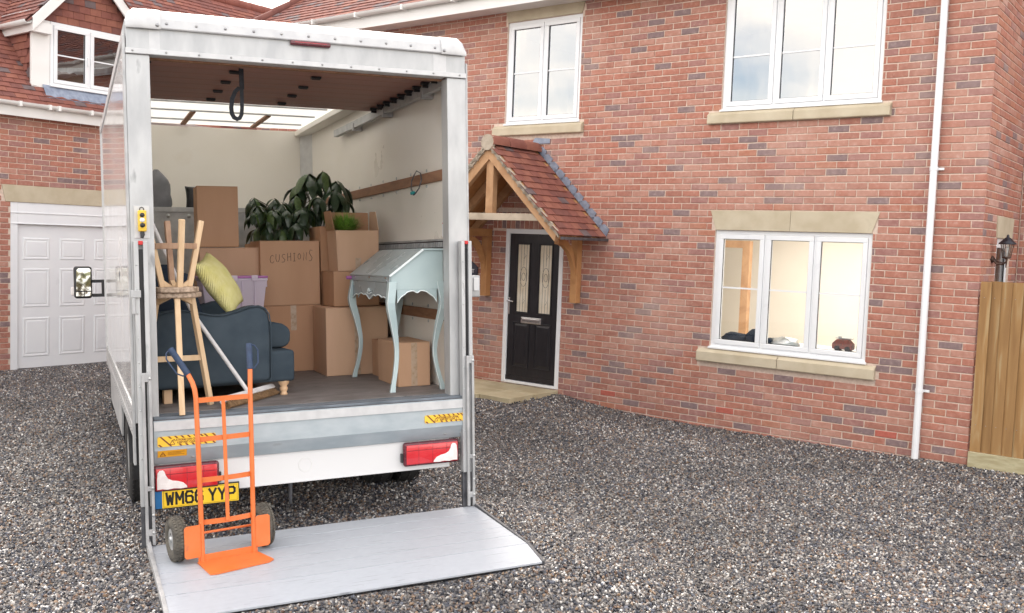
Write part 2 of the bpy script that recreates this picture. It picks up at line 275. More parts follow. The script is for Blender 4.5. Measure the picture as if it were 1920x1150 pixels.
# ------------------------------------------------------------------ mesh helpers
class MB:
    def __init__(s): s.v = []; s.f = []; s.mi = []; s.cur = 0; s.sm = []; s.smooth = False
    def mat(s, i): s.cur = i; return s
    def add(s, vs_, fs, T=None):
        o = len(s.v)
        for p in vs_:
            s.v.append(tuple(T @ Vector(p)) if T is not None else tuple(p))
        for f in fs:
            s.f.append(tuple(o + i for i in f)); s.mi.append(s.cur); s.sm.append(s.smooth)
        return s
    def box(s, x0, x1, y0, y1, z0, z1, T=None):
        return s.add([(x0, y0, z0), (x1, y0, z0), (x1, y1, z0), (x0, y1, z0), (x0, y0, z1), (x1, y0, z1), (x1, y1, z1), (x0, y1, z1)],
                     [(0, 3, 2, 1), (4, 5, 6, 7), (0, 1, 5, 4), (1, 2, 6, 5), (2, 3, 7, 6), (3, 0, 4, 7)], T)
    def prism(s, poly, axis, a, b, T=None):
        # poly: 2D points in the two other axes (x:(y,z) y:(x,z) z:(x,y))
        def P(q, h):
            return {'x': (h, q[0], q[1]), 'y': (q[0], h, q[1]), 'z': (q[0], q[1], h)}[axis]
        n = len(poly)
        ar = sum(poly[i][0] * poly[(i + 1) % n][1] - poly[(i + 1) % n][0] * poly[i][1] for i in range(n))
        if (ar < 0) != (axis == 'y'): poly = poly[::-1]
        vs_ = [P(q, a) for q in poly] + [P(q, b) for q in poly]
        fs = [tuple(range(n))[::-1], tuple(range(n, 2 * n))] + [(i, (i + 1) % n, n + (i + 1) % n, n + i) for i in range(n)]
        return s.add(vs_, fs, T)
    def tube(s, pts, rad, seg=10, caps=True, T=None, squash=1, up=(0, 0, 1)):
        pts = [Vector(p) for p in pts]; rings = []; n = len(pts)
        if not hasattr(rad, '__len__'): rad = [rad] * n
        prev = None; vs_ = []
        for i, p in enumerate(pts):
            d = (pts[min(i + 1, n - 1)] - pts[max(i - 1, 0)]).normalized()
            if prev is None:
                a = Vector(up) if abs(d.dot(Vector(up))) < .95 else Vector((1, 0, 0))
                e1 = (a - d * a.dot(d)).normalized()
            else:
                e1 = (prev - d * prev.dot(d)).normalized()
            prev = e1; e2 = d.cross(e1)
            for k in range(seg):
                t_ = 2 * PI * k / seg
                vs_.append(tuple(p + rad[i] * (math.cos(t_) * e1 * squash + math.sin(t_) * e2)))
        fs = []
        for i in range(n - 1):
            for k in range(seg):
                fs.append((i * seg + k, i * seg + (k + 1) % seg, (i + 1) * seg + (k + 1) % seg, (i + 1) * seg + k))
        sm = s.smooth; s.smooth = True; s.add(vs_, fs, T); s.smooth = sm
        if caps:      # flat end caps
            for c_ in (tuple(range(seg))[::-1], tuple(range((n - 1) * seg, n * seg))): s.smooth = False; s.add([vs_[i] for i in c_], [tuple(range(seg))], T)
            s.smooth = sm
        return s
    def bar(s, p, q, w, h, up=(0, 0, 1), T=None):
        p = Vector(p); q = Vector(q); d = (q - p).normalized(); u_ = Vector(up); u_ = (u_ - d * u_.dot(d)).normalized(); r_ = d.cross(u_)
        vs_ = [tuple(e + sx * r_ * w / 2 + sz * u_ * h / 2) for e in (p, q) for sx, sz in ((-1, -1), (1, -1), (1, 1), (-1, 1))]
        return s.add(vs_, [(0, 1, 2, 3), (7, 6, 5, 4), (0, 4, 5, 1), (1, 5, 6, 2), (2, 6, 7, 3), (3, 7, 4, 0)], T)
    def loft(s, secs, T=None, smooth=False):
        # secs: list of (center, half_w, half_d) rectangular sections stacked
        vs_ = []
        for c, a, b in secs:
            for sx, sy in ((-1, -1), (1, -1), (1, 1), (-1, 1)): vs_.append((c[0] + sx * a, c[1] + sy * b, c[2]))
        n = len(secs); fs = [(3, 2, 1, 0), tuple(range(4 * (n - 1), 4 * n))]
        for i in range(n - 1):
            for k in range(4): fs.append((4 * i + k, 4 * i + (k + 1) % 4, 4 * i + 4 + (k + 1) % 4, 4 * i + 4 + k))
        return s.add(vs_, fs, T)
    def lathe(s, prof, seg=20, T=None, smooth=True):
        vs_ = []; n = len(prof)
        for r_, z_ in prof:
            for k in range(seg):
                a = 2 * PI * k / seg; vs_.append((r_ * math.cos(a), r_ * math.sin(a), z_))
        fs = [(i * seg + k, i * seg + (k + 1) % seg, (i + 1) * seg + (k + 1) % seg, (i + 1) * seg + k) for i in range(n - 1) for k in range(seg)]
        sm = s.smooth; s.smooth = smooth; s.add(vs_, fs, T); s.smooth = sm
        for on, c_ in ((prof[0][0] > 0, tuple(range(seg))[::-1]), (prof[-1][0] > 0, tuple(range((n - 1) * seg, n * seg)))):
            if on: s.smooth = False; s.add([vs_[i] for i in c_], [tuple(range(seg))], T)
        s.smooth = sm
        return s
    def mesh(s, name, mats, off=None):
        me = bpy.data.meshes.new(name)
        vv = s.v if off is None else [(a - off[0], b - off[1], c - off[2]) for a, b, c in s.v]
        me.from_pydata(vv, [], s.f)
        for m_ in mats: me.materials.append(m_)
        if len(mats) > 1: me.polygons.foreach_set('material_index', s.mi)
        me.polygons.foreach_set('use_smooth', s.sm)
        me.update(); return me

def setp(o, **k):
    for a, b in k.items():
        if b: o[a] = b

class Thing:
    """one thing: an Empty at its base; parts are given in the frame's coordinates"""
    def __init__(s, name, label, cat, MF=MW, base=(0, 0, 0), yaw=0, group=None, local=False, kind=None, rot=None):
        s.o = bpy.data.objects.new(name, None); COL.objects.link(s.o); s.o.empty_display_size = .1
        Rm = rot if rot is not None else Matrix.Rotation(yaw, 4, 'Z')
        s.o.matrix_world = MF @ Matrix.Translation(base) @ Rm
        s.off = (0, 0, 0) if local else base
        setp(s.o, label=label, category=cat, group=group, kind=kind)
    def part(s, name, mb, mat, bev=0, parent=None, label=None, kind=None, seg=2, smooth=None, sub=0, me=None):
        mats = [M[x] for x in (mat if isinstance(mat, (list, tuple)) else [mat])]
        if me is None: me = mb.mesh(name, mats, s.off)
        o = bpy.data.objects.new(name, me); COL.objects.link(o); o.parent = parent or s.o
        if bev:
            b_ = o.modifiers.new('bevel', 'BEVEL'); b_.width = bev; b_.segments = seg; b_.limit_method = 'ANGLE'; b_.angle_limit = R(35)
            if seg > 2:
                for p_ in me.polygons: p_.use_smooth = True
        if sub:
            b_ = o.modifiers.new('sub', 'SUBSURF'); b_.levels = sub; b_.render_levels = sub
            for p_ in me.polygons: p_.use_smooth = True
        setp(o, label=label, kind=kind)
        return o

def single(name, label, cat, mb, mat, MF=MW, base=(0, 0, 0), kind=None, group=None, local=False, bev=0, yaw=0, rot=None, seg=2, sub=0):
    mats = [M[x] for x in (mat if isinstance(mat, (list, tuple)) else [mat])]
    me = mb.mesh(name, mats, None if local else base)
    o = bpy.data.objects.new(name, me); COL.objects.link(o)
    o.matrix_world = MF @ Matrix.Translation(base) @ (rot if rot is not None else Matrix.Rotation(yaw, 4, 'Z'))
    if bev:
        b_ = o.modifiers.new('bevel', 'BEVEL'); b_.width = bev; b_.segments = seg; b_.limit_method = 'ANGLE'; b_.angle_limit = R(35)
    if sub:
        b_ = o.modifiers.new('sub', 'SUBSURF'); b_.levels = sub; b_.render_levels = sub
        for p_ in me.polygons: p_.use_smooth = True
    setp(o, label=label, category=cat, kind=kind, group=group)
    return o

def text_mb(txt, size, T, depth=.001, sx=1, align='LEFT', bold=0):
    """lettering as mesh, baseline start at T's origin, x right, y up (local), z out"""
    cu = bpy.data.curves.new('t', 'FONT'); cu.body = txt; cu.size = size; cu.extrude = depth; cu.align_x = align; cu.offset = bold; cu.resolution_u = 3
    ob = bpy.data.objects.new('t', cu); COL.objects.link(ob)
    dg = bpy.context.evaluated_depsgraph_get(); me = bpy.data.meshes.new_from_object(ob.evaluated_get(dg))
    mb = MB(); Ts = T @ Matrix.Diagonal((sx, 1, 1, 1))
    mb.add([tuple(v.co) for v in me.vertices], [tuple(p.vertices) for p in me.polygons], Ts)
    bpy.data.objects.remove(ob); bpy.data.curves.remove(cu); bpy.data.meshes.remove(me)
    return mb

def in_view(P, marg=.05):
    d = P - CAM_POS; z = d.dot(_fw)
    if z < .2: return None
    x = d.dot(_r2) / z * F_PX; y = d.dot(_u2) / z * F_PX
    if abs(x) > 960 * (1 + marg) or abs(y) > 575 * (1 + marg): return None
    return (960 + x, 575 - y, z)

def face_T(origin, xdir, ydir):
    x = Vector(xdir).normalized(); y = Vector(ydir).normalized(); z = x.cross(y)
    return Matrix(((x.x, y.x, z.x, origin[0]), (x.y, y.y, z.y, origin[1]), (x.z, y.z, z.z, origin[2]), (0, 0, 0, 1)))
# ------------------------------------------------------------------ ground
MHi = MH.inverted(); MVi = MV.inverted()
def sstep(a, b, x):
    t_ = max(0, min(1, (x - a) / (b - a))); return t_ * t_ * (3 - 2 * t_)
def ground_z(x, y):
    h = MHi @ Vector((x, y, 0)); v = MVi @ Vector((x, y, 0))
    z = .105 * math.exp(-((h.x + 5.2) / (.8 if h.x > -5.2 else 2.2)) ** 2) * math.exp(-(h.y / (1.0 if h.x > -4.9 else 1.7)) ** 2)
    z += -.035 * math.exp(-((h.x + 2.4) / 1.6) ** 2) * math.exp(-(h.y / 1.5) ** 2)
    if -3.5 < v.x < 5.5 and -4.5 < v.y < 1.2:
        dx = max(0, -v.x, v.x - 2.25); dy = max(0, -1.45 - v.y, (v.y - .0) * 1.5)
        k = 1 - sstep(0, .9, math.hypot(dx, dy))
        if k > 0:
            target = (MV @ Vector((max(0, min(2.3, v.x)), max(-1.45, min(0, v.y)), .012))).z
            z += k * target
    z += .016 * mnoise.noise(Vector((x * .9, y * .9, 0))) + .006 * mnoise.noise(Vector((x * 3, y * 3, 4)))
    return z
xs = [-300, -120, -60, -30, -18] + [-14 + .2 * i for i in range(111)] + [12, 20, 40, 90, 300]
ys = [-60, -25, -10, -3, 0, 1.5] + [2.5 + .2 * i for i in range(76)] + [20, 26, 40, 80, 160, 400]
g = MB(); g.smooth = True
vv = [(x, y, ground_z(x, y) if (-14.2 < x < 8.3 and 2 < y < 18) else 0) for y in ys for x in xs]
nx = len(xs); ff = [(j * nx + i, j * nx + i + 1, (j + 1) * nx + i + 1, (j + 1) * nx + i) for j in range(len(ys) - 1) for i in range(nx - 1)]
g.add(vv, ff)
single('ground', None, None, g, 'bed', kind='structure')

# loose flints: one countless mass of stones
pts = []
prng = random.Random(3)
def try_pts(x0, x1, y0, y1, dens_f):
    c_ = .25
    xi = x0
    while xi < x1:
        yi = y0
        while yi < y1:
            cx_, cy_ = xi + c_ / 2, yi + c_ / 2
            q = in_view(Vector((cx_, cy_, 0)), .22)
            if q:
                h = MHi @ Vector((cx_, cy_, 0)); v = MVi @ Vector((cx_, cy_, 0))
                if not (h.y > .25 and h.x < 3) and not (h.x < -11.9) and not (.2 < v.x < 2.0 and -1.1 < v.y < -.2):
                    d = math.hypot(cx_, cy_)
                    n_ = int(dens_f(d) * c_ * c_)
                    for _ in range(n_):
                        x, y = xi + prng.random() * c_, yi + prng.random() * c_
                        h = MHi @ Vector((x, y, 0))
                        if h.y > -.012 and -11.4 < h.x < 3: continue
                        if h.x < -11.36: continue
                        if -6.55 < h.x < -4.93 and h.y > -1.03: continue
                        v = MVi @ Vector((x, y, 0))
                        if .03 < v.x < 2.2 and -1.39 < v.y < -.08: continue
                        pts.append((x, y, ground_z(x, y) + prng.uniform(-.003, .007)))
            yi += c_
        xi += c_
try_pts(-13, 9, 3, 19, lambda d: 4200 if d < 7 else (3400 if d < 9.5 else (2300 if d < 12.5 else 1400)))
me = bpy.data.meshes.new('gravel'); me.from_pydata(pts, [], [])
gv = bpy.data.objects.new('gravel', me); COL.objects.link(gv); gv['kind'] = 'stuff'
ng = bpy.data.node_groups.new('gravel', 'GeometryNodeTree')
ng.interface.new_socket('Geometry', in_out='INPUT', socket_type='NodeSocketGeometry'); ng.interface.new_socket('Geometry', in_out='OUTPUT', socket_type='NodeSocketGeometry')
gi = ng.nodes.new('NodeGroupInput'); go = ng.nodes.new('NodeGroupOutput')
ico = ng.nodes.new('GeometryNodeMeshIcoSphere'); ico.inputs['Radius'].default_value = 1; ico.inputs['Subdivisions'].default_value = 1
sp = ng.nodes.new('GeometryNodeSetPosition'); wn = ng.nodes.new('ShaderNodeTexNoise'); wn.inputs['Scale'].default_value = 1.1
sub_ = ng.nodes.new('ShaderNodeVectorMath'); sub_.operation = 'SUBTRACT'; sub_.inputs[1].default_value = (.5, .5, .5)
scv = ng.nodes.new('ShaderNodeVectorMath'); scv.operation = 'SCALE'; scv.inputs['Scale'].default_value = 1.5
ng.links.new(wn.outputs['Color'], sub_.inputs[0]); ng.links.new(sub_.outputs[0], scv.inputs[0]); ng.links.new(scv.outputs[0], sp.inputs['Offset'])
ng.links.new(ico.outputs['Mesh'], sp.inputs['Geometry'])
sm_ = ng.nodes.new('GeometryNodeSetMaterial'); sm_.inputs['Material'].default_value = M['gravel']; ng.links.new(sp.outputs[0], sm_.inputs['Geometry'])
iop = ng.nodes.new('GeometryNodeInstanceOnPoints'); ng.links.new(gi.outputs[0], iop.inputs['Points']); ng.links.new(sm_.outputs[0], iop.inputs['Instance'])
rv = ng.nodes.new('FunctionNodeRandomValue'); rv.data_type = 'FLOAT_VECTOR'; rv.inputs['Max'].default_value = (6.28, 6.28, 6.28)
rs = ng.nodes.new('FunctionNodeRandomValue'); rs.data_type = 'FLOAT_VECTOR'; rs.inputs['Min'].default_value = (.0064, .0056, .0042); rs.inputs['Max'].default_value = (.0168, .0135, .0098); rs.inputs['Seed'].default_value = 5
ng.links.new(rv.outputs['Value'], iop.inputs['Rotation']); ng.links.new(rs.outputs['Value'], iop.inputs['Scale']); ng.links.new(iop.outputs[0], go.inputs[0])
gm = gv.modifiers.new('stones', 'NODES'); gm.node_group = ng

# ------------------------------------------------------------------ brickwork
BR = ['brick_red', 'brick_rose', 'brick_brown', 'brick_plum', 'brick_grey', 'brick_orange', 'brick_pale', 'air_brick']
WT_MAIN = [.34, .24, .17, .155, .08, .015, .0]
WT_GAR = [.34, .06, .32, .14, .09, .05, .0]
def brick_geo(mb, x0, x1, z0, z1, T=None, j=.0018, rr=rnd, d0=0.0):
    b = .0045; q = lambda: rr.uniform(-j, j)
    o = [(x0 + q(), z0 + q()), (x1 + q(), z0 + q()), (x1 + q(), z1 + q()), (x0 + q(), z1 + q())]
    cx_, cz_ = (x0 + x1) / 2, (z0 + z1) / 2; y0 = d0 + rr.uniform(-.0015, .002)
    inn = [(x + (b if x < cx_ else -b), z + (b if z < cz_ else -b)) for x, z in o]
    vs_ = [(x, y0, z) for x, z in inn] + [(x, y0 + .005, z) for x, z in o] + [(x, y0 + .03, z) for x, z in o]
    fs = [(0, 1, 2, 3)] + [(4 + k, 4 + (k + 1) % 4, (k + 1) % 4, k) for k in range(4)] + [(8 + k, 8 + (k + 1) % 4, 4 + (k + 1) % 4, 4 + k) for k in range(4)]
    mb.add(vs_, fs, T)
BRICK_ME = {}
def full_brick_mesh(mi, var):
    if (mi, var) not in BRICK_ME:
        mb = MB(); brick_geo(mb, 0, .215, 0, .065, rr=random.Random(mi * 10 + var))
        BRICK_ME[(mi, var)] = mb.mesh('brick', [M[BR[mi]]])
    return BRICK_ME[(mi, var)]
def brick_wall(th, T, s0, s1, z0, z1, openings, weights, seed, n_single=300, visible=None, phase=0, air=()):
    rr = random.Random(seed); items = []
    nrow = int(round((z1 - z0) / .075))
    for r_ in range(nrow):
        za = z0 + r_ * .075 + .005; zb = za + .065
        s = s1 - (.1125 if (r_ + phase) % 2 else .225) + .005
        while s > s0 - .225:
            a, b = max(s, s0), min(s + .215, s1 - .0)
            s -= .225
            if b - a < .03: continue
            segs = [(a, b)]
            for (oa, ob, oz0, oz1) in openings:
                if zb > oz0 + .012 and za < oz1 - .012:
                    ns = []
                    for p_, q_ in segs:
                        if q_ <= oa or p_ >= ob: ns.append((p_, q_)); continue
                        if p_ < oa - .025: ns.append((p_, oa - .004))
                        if q_ > ob + .025: ns.append((ob + .004, q_))
                    segs = ns
            mi = rr.choices(range(7), weights if r_ > 2 else [.15, .04, .5, .2, .06, .05, 0])[0]
            for (ax, az) in air:
                if a < ax < b and za < az < zb: mi = 7
            for p_, q_ in segs: items.append((p_, q_, za, zb, mi))
    fullT = th.o.matrix_world @ T
    sc_ = []
    for it in items:
        if it[1] - it[0] > .21:
            P = fullT @ Vector((it[0], 0, it[2])); q = in_view(P, 0)
            if q and (visible is None or visible(it)): sc_.append((q[2], it))
    sc_.sort(key=lambda e: e[0]); chosen = set(id(e[1]) for e in sc_[:n_single])
    mb = MB()
    for it in items:
        if id(it) in chosen:
            me_ = full_brick_mesh(it[4], rr.randrange(3))
            o = bpy.data.objects.new('brick', me_); COL.objects.link(o); o.parent = th.o
            o.matrix_local = T @ Matrix.Translation((it[0], 0, it[2]))
        else:
            mb.mat(it[4]); brick_geo(mb, it[0], it[1], it[2], it[3], T, rr=rr)
    th.part('brickwork', mb, BR, kind='stuff')
def wall_face(mb, T, s0, s1, z0, z1, openings, d=.0075, depth=.11, thick=.28):
    S = sorted(set([s0, s1] + [e for o in openings for e in o[:2] if s0 < e < s1])); Z = sorted(set([z0, z1] + [e for o in openings for e in o[2:4] if z0 < e < z1]))
    for i in range(len(S) - 1):
        for k in range(len(Z) - 1):
            cs, cz = (S[i] + S[i + 1]) / 2, (Z[k] + Z[k + 1]) / 2
            if any(o[0] < cs < o[1] and o[2] < cz < o[3] for o in openings): continue
            for dd, fl in ((d, 0), (thick, 1)):
                q = [(S[i], dd, Z[k]), (S[i + 1], dd, Z[k]), (S[i + 1], dd, Z[k + 1]), (S[i], dd, Z[k + 1])]
                mb.add(q[::-1] if fl else q, [(0, 1, 2, 3)], T)
    for a, b, c_, e in openings:
        mb.add([(a, d, c_), (a, d, e), (a, thick, e), (a, thick, c_)], [(0, 1, 2, 3)], T)
        mb.add([(b, d, c_), (b, thick, c_), (b, thick, e), (b, d, e)], [(0, 1, 2, 3)], T)
        mb.add([(a, d, e), (b, d, e), (b, thick, e), (a, thick, e)], [(0, 1, 2, 3)], T)
        mb.add([(a, d, c_), (a, thick, c_), (b, thick, c_), (b, d, c_)], [(0, 1, 2, 3)], T)

# ------------------------------------------------------------------ roof tiles
TL = ['tile_red', 'tile_dark', 'tile_orange', 'tile_slate']
def tile_geo(mb, w, L, T=None, rr=rnd):
    c_ = rr.uniform(-.0015, .002); j = lambda: rr.uniform(-.0015, .0015)
    m_ = w / 2
    vs_ = [(.001, j(), .008), (m_, j(), .008 + .002), (w - .002, j(), .008), (.001, j(), .021 + c_), (m_, j(), .025 + c_), (w - .002, j(), .021),
           (.001, L, .0), (w - .002, L, .0), (.001, L, .008), (w - .002, L, .008)]
    mb.add(vs_, [(0, 1, 4, 3), (1, 2, 5, 4), (3, 4, 9, 8), (4, 5, 9), (0, 3, 8, 6), (2, 7, 9, 5), (0, 6, 7, 2, 1)], T)
TILE_ME = {}
def tile_mesh(mi, var, w, L):
    k = (mi, var, w, L)
    if k not in TILE_ME:
        mb = MB(); tile_geo(mb, w, L, rr=random.Random(var * 7 + mi)); TILE_ME[k] = mb.mesh('tile', [M[TL[mi]]])
    return TILE_ME[k]
def tiled(th, T, wid, length, seed, weights=(.5, .28, .1, .12), w=.165, g=.1, n_single=300, keep=None, parent=None, vis=None, name='tile'):
    """T: roof plane (x along the eaves, y up the slope, z out)"""
    rr = random.Random(seed); items = []
    nr = int(length / g); ncol = int(math.ceil(wid / w))
    for r_ in range(nr):
        off = (w / 2 if r_ % 2 else 0)
        for c_ in range(-1, ncol + 1):
            x = c_ * w + off
            if x < -.001 or x + w > wid + .01: continue
            if keep and not keep(x + w / 2, r_ * g + g / 2): continue
            items.append((x, r_ * g, rr.choices(range(4), weights)[0]))
    base = (parent.matrix_world if parent else th.o.matrix_world) if False else th.o.matrix_world
    cand = []
    for it in items:
        P = base @ T @ Vector((it[0] + w / 2, it[1], .02)); q = in_view(P, 0)
        if q and (vis is None or vis(q)): cand.append((q[2], it))
    cand.sort(key=lambda e: e[0]); chosen = set(id(e[1]) for e in cand[:n_single])
    mb = MB(); par = parent or th.o
    for it in items:
        jit = Matrix.Translation((it[0], it[1], rr.uniform(0, .002)))
        if id(it) in chosen:
            o = bpy.data.objects.new(name, tile_mesh(it[2], rr.randrange(3), w, g * 1.35)); COL.objects.link(o); o.parent = par; o.matrix_local = T @ jit
        else:
            mb.mat(it[2]); tile_geo(mb, w, g * 1.35, T @ jit, rr)
    if mb.v: th.part('roof_tiles', mb, TL, kind='stuff', parent=parent)

# ------------------------------------------------------------------ windows
def window(th, T, s0, s1, z0, z1, n, glass_m, bar=.52, board=True, handle=False, dep=.03):
    """white frame, sashes, panes, one glazing bar each"""
    f = MB(); e = .045
    f.box(s0, s1, dep, dep + .07, z1 - e, z1, T); f.box(s0, s1, dep, dep + .07, z0, z0 + e, T)
    f.box(s0, s0 + e, dep, dep + .07, z0 + e, z1 - e, T); f.box(s1 - e, s1, dep, dep + .07, z0 + e, z1 - e, T)
    pw = (s1 - s0 - 2 * e) / n
    for i in range(1, n):
        c_ = s0 + e + pw * i; f.box(c_ - .012, c_ + .012, dep, dep + .07, z0 + e, z1 - e, T)
    fr = th.part('window', f, 'upvc', bev=.003)
    if board:
        b = MB(); b.prism([(dep - .045, z0 - .012), (dep + .05, z0 - .012), (dep + .05, z0 + .024), (dep, z0 + .022), (dep - .045, z0 + .008)], 'x', s0 - .015, s1 + .015, T)
        th.part('window_board', b, 'upvc', bev=.002, parent=fr)
    for i in range(n):
        a = s0 + e + pw * i + (.002 if i == 0 else .014); b_ = s0 + e + pw * (i + 1) - (.002 if i == n - 1 else .014)
        c_, d_ = z0 + e + .002, z1 - e - .002; k = .052
        s = MB(); y0, y1 = dep - .012, dep + .05
        s.box(a, b_, y0, y1, d_ - k, d_, T); s.box(a, b_, y0, y1, c_, c_ + k, T); s.box(a, a + k, y0, y1, c_ + k, d_ - k, T); s.box(b_ - k, b_, y0, y1, c_ + k, d_ - k, T)
        th.part('sash', s, 'upvc', bev=.005, parent=fr)
        p = MB(); p.add([(a + k, y0 + .026, c_ + k), (b_ - k, y0 + .026, c_ + k), (b_ - k, y0 + .026, d_ - k), (a + k, y0 + .026, d_ - k)], [(0, 1, 2, 3)], T)
        th.part('pane', p, glass_m, parent=fr)
        zb = c_ + k + (d_ - c_ - 2 * k) * bar
        g_ = MB(); g_.box(a + k, b_ - k, y0 + .017, y0 + .024, zb - .009, zb + .009, T); th.part('glazing_bar', g_, 'upvc', parent=fr)
        # black gasket line round the glass
        q = MB()
        for (u0, u1, w0, w1) in ((a + k, b_ - k, d_ - k - .004, d_ - k + .001), (a + k, b_ - k, c_ + k - .001, c_ + k + .004), (a + k - .001, a + k + .004, c_ + k, d_ - k), (b_ - k - .004, b_ - k + .001, c_ + k, d_ - k)):
            q.box(u0, u1, y0 + .014, y0 + .0255, w0, w1, T)
        th.part('gasket', q, 'black', parent=fr)
        if handle and i == 0:
            h_ = MB(); h_.box(b_ - .03, b_ - .015, y0 - .03, y0, (c_ + d_) / 2 - .09, (c_ + d_) / 2 + .03, T); th.part('handle', h_, 'upvc', bev=.004, parent=fr)
    return fr
I4 = Matrix.Identity(4)
def stone_sill(th, s0, s1, z0, z1, joint=None, T=None):
    for a, b in ([(s0, s1)] if joint is None else [(s0, joint - .003), (joint + .003, s1)]):
        m_ = MB(); m_.prism([(-.045, z0), (.05, z0), (.05, z1 + .01), (.0, z1), (-.05, z1 - .035), (-.052, z0 + .01)], 'x', a, b, T); th.part('stone_sill', m_, 'stone', bev=.004)
def lintel(th, s0, s1, z0, z1, fl, joint=None, T=None):
    cuts = [s0, s1] if joint is None else [s0, joint, s1]
    for i in range(len(cuts) - 1):
        a, b = cuts[i], cuts[i + 1]; g_ = .002
        ta = a - fl if i == 0 else a + g_; tb = b + fl if i == len(cuts) - 2 else b - g_
        ba = a if i == 0 else a + g_; bb = b if i == len(cuts) - 2 else b - g_
        m_ = MB(); m_.prism([(ba, z0), (bb, z0), (tb, z1), (ta, z1)], 'y', -.006, .10, T); th.part('lintel', m_, 'stone', bev=.002)

# ------------------------------------------------------------------ the house
house = Thing('brick_house', 'two storey red brick house with white windows, black front door and white downpipe', 'house', MH)
W_LOW = (-2.815, -1.045, .90, 2.25); W_UPR = (-2.82, -1.045, 3.60, 4.95); W_UPL = (-5.96, -4.77, 3.58, 4.92); DOOR = (-5.86, -4.92, .14, 2.20)
ops = [W_LOW, W_UPR, W_UPL, DOOR]
block = ops + [(-2.86, -1.0, 2.25, 2.475), (-2.96, -.93, .73, .90), (-2.97, -.935, 3.45, 3.60), (-6.135, -4.69, 3.43, 3.58), (-5.99, -4.74, 4.92, 5.145), (-6.09, -4.69, 2.20, 2.425), (-2.86, -1.0, 4.95, 5.15), DOOR[:2] + (-.2, .14)]
wf = MB(); wall_face(wf, None, -11.4, -.0075, -.2, 5.2, ops)
T_SIDE = Matrix(((0, -1, 0, 0), (1, 0, 0, 0), (0, 0, 1, 0), (0, 0, 0, 1)))      # faces +x
sops = [(.66, 1.36, .9, 2.25)]
wall_face(wf, T_SIDE, 0.0075, 1.75, -.2, 5.2, sops)
T_RET = Matrix.Translation((0, 1.75, 0)); rops = [(.26, 1.4, 1.0, 2.55)]
wall_face(wf, T_RET, 0, 3.2, -.2, 5.2, rops)
house.part('wall', wf, 'mortar')
brick_wall(house, I4, -11.4, 0, -.15, 5.1, block, WT_MAIN, 11, visible=lambda it: it[0] > -6.4, air=((-4.24, .19 - .005), (-2.62, .185), (-.75, .19)), phase=0)
brick_wall(house, T_SIDE, 0.008, 1.74, -.15, 5.1, sops + [(.6, 1.42, 2.25, 2.475)], [.28, .1, .16, .1, .06, .24, .06], 12, n_single=0)
brick_wall(house, T_RET, 0.01, 3.2, -.15, 5.1, rops, [.28, .1, .16, .1, .06, .24, .06], 13, n_single=0)
# soldier course over the front door
so = MB(); k = -6.085
while k < -4.72:
    so.mat(rnd.choices(range(7), WT_MAIN)[0]); brick_geo(so, k, k + .065, 2.205, 2.42, d0=.0); k += .0755
house.part('soldier_course', so, BR, kind='stuff')
fr = window(house, None, *W_LOW, 3, 'glass_low', bar=.52)
window(house, None, *W_UPR, 3, 'glass_up', bar=.43)
window(house, None, *W_UPL, 2, 'glass_up', bar=.50)
window(house, T_SIDE, *sops[0], 1, 'glass_dark', bar=.5)
window(house, T_RET, *rops[0], 2, 'glass_dark', bar=.5)
lintel(house, -2.805, -1.055, 2.252, 2.472, .075, joint=-1.93)
lintel(house, -2.805, -1.055, 4.953, 5.14, .075, joint=-1.93)
lintel(house, -5.95, -4.775, 4.923, 5.14, .06)
lm = MB(); lm.prism([(.64, 2.252), (1.38, 2.252), (1.42, 2.472), (.60, 2.472)], 'y', -.006, .1); 
lm.v = [tuple(T_SIDE @ Vector(v)) for v in lm.v]; house.part('lintel', lm, 'stone')
stone_sill(house, -2.955, -.93, .735, .88, joint=-1.98); stone_sill(house, -2.965, -.935, 3.45, 3.585, joint=-1.95); stone_sill(house, -6.13, -4.69, 3.43, 3.565)
# room behind the ground floor window
rm = MB()
def room(mb, x0, x1, y0, y1, z0, z1):
    mb.add([(x0, y1, z0), (x1, y1, z0), (x1, y1, z1), (x0, y1, z1)], [(0, 1, 2, 3)])
    mb.add([(x0, y0, z0), (x0, y1, z0), (x0, y1, z1), (x0, y0, z1)], [(0, 1, 2, 3)])
    mb.add([(x1, y0, z0), (x1, y1, z0), (x1, y1, z1), (x1, y0, z1)], [(0, 3, 2, 1)])
    mb.add([(x0, y0, z0), (x1, y0, z0), (x1, y1, z0), (x0, y1, z0)], [(0, 1, 2, 3)])
    mb.add([(x0, y0, z1), (x1, y0, z1), (x1, y1, z1), (x0, y1, z1)], [(0, 3, 2, 1)])
room(rm, -4.55, -.35, .285, 3.4, .12, 2.62)
house.part('room_wall', rm, 'cream_wall')
dr = MB(); dr.box(-3.60, -3.49, 2.5, 2.6, .15, 2.16); dr.box(-3.90, -3.60, 2.5, 2.6, 2.06, 2.16)   # timber door lining inside
house.part('inner_door_frame', dr, 'oak', bev=.003)
ib = MB(); ib.box(-4.5, -3.92, 2.4, 2.57, .15, 2.6); house.part('partition', ib, 'cream_wall')
sb = MB(); sb.box(-2.86, -1.0, .12, .62, .965, .985); house.part('window_ledge', sb, 'upvc')
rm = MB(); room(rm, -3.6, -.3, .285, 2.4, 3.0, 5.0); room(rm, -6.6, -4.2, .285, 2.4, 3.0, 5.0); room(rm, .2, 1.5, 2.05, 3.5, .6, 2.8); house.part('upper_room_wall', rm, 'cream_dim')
li = bpy.data.lights.new('added_room_light', 'AREA'); li.energy = 27; li.size = 1.3; li.color = (1, .97, .92); lo_ = bpy.data.objects.new('added_room_light', li); COL.objects.link(lo_)  # unseen area light added under the ceiling to brighten the room
lo_.parent = house.o; lo_.location = (-2.2, 1.7, 2.58)
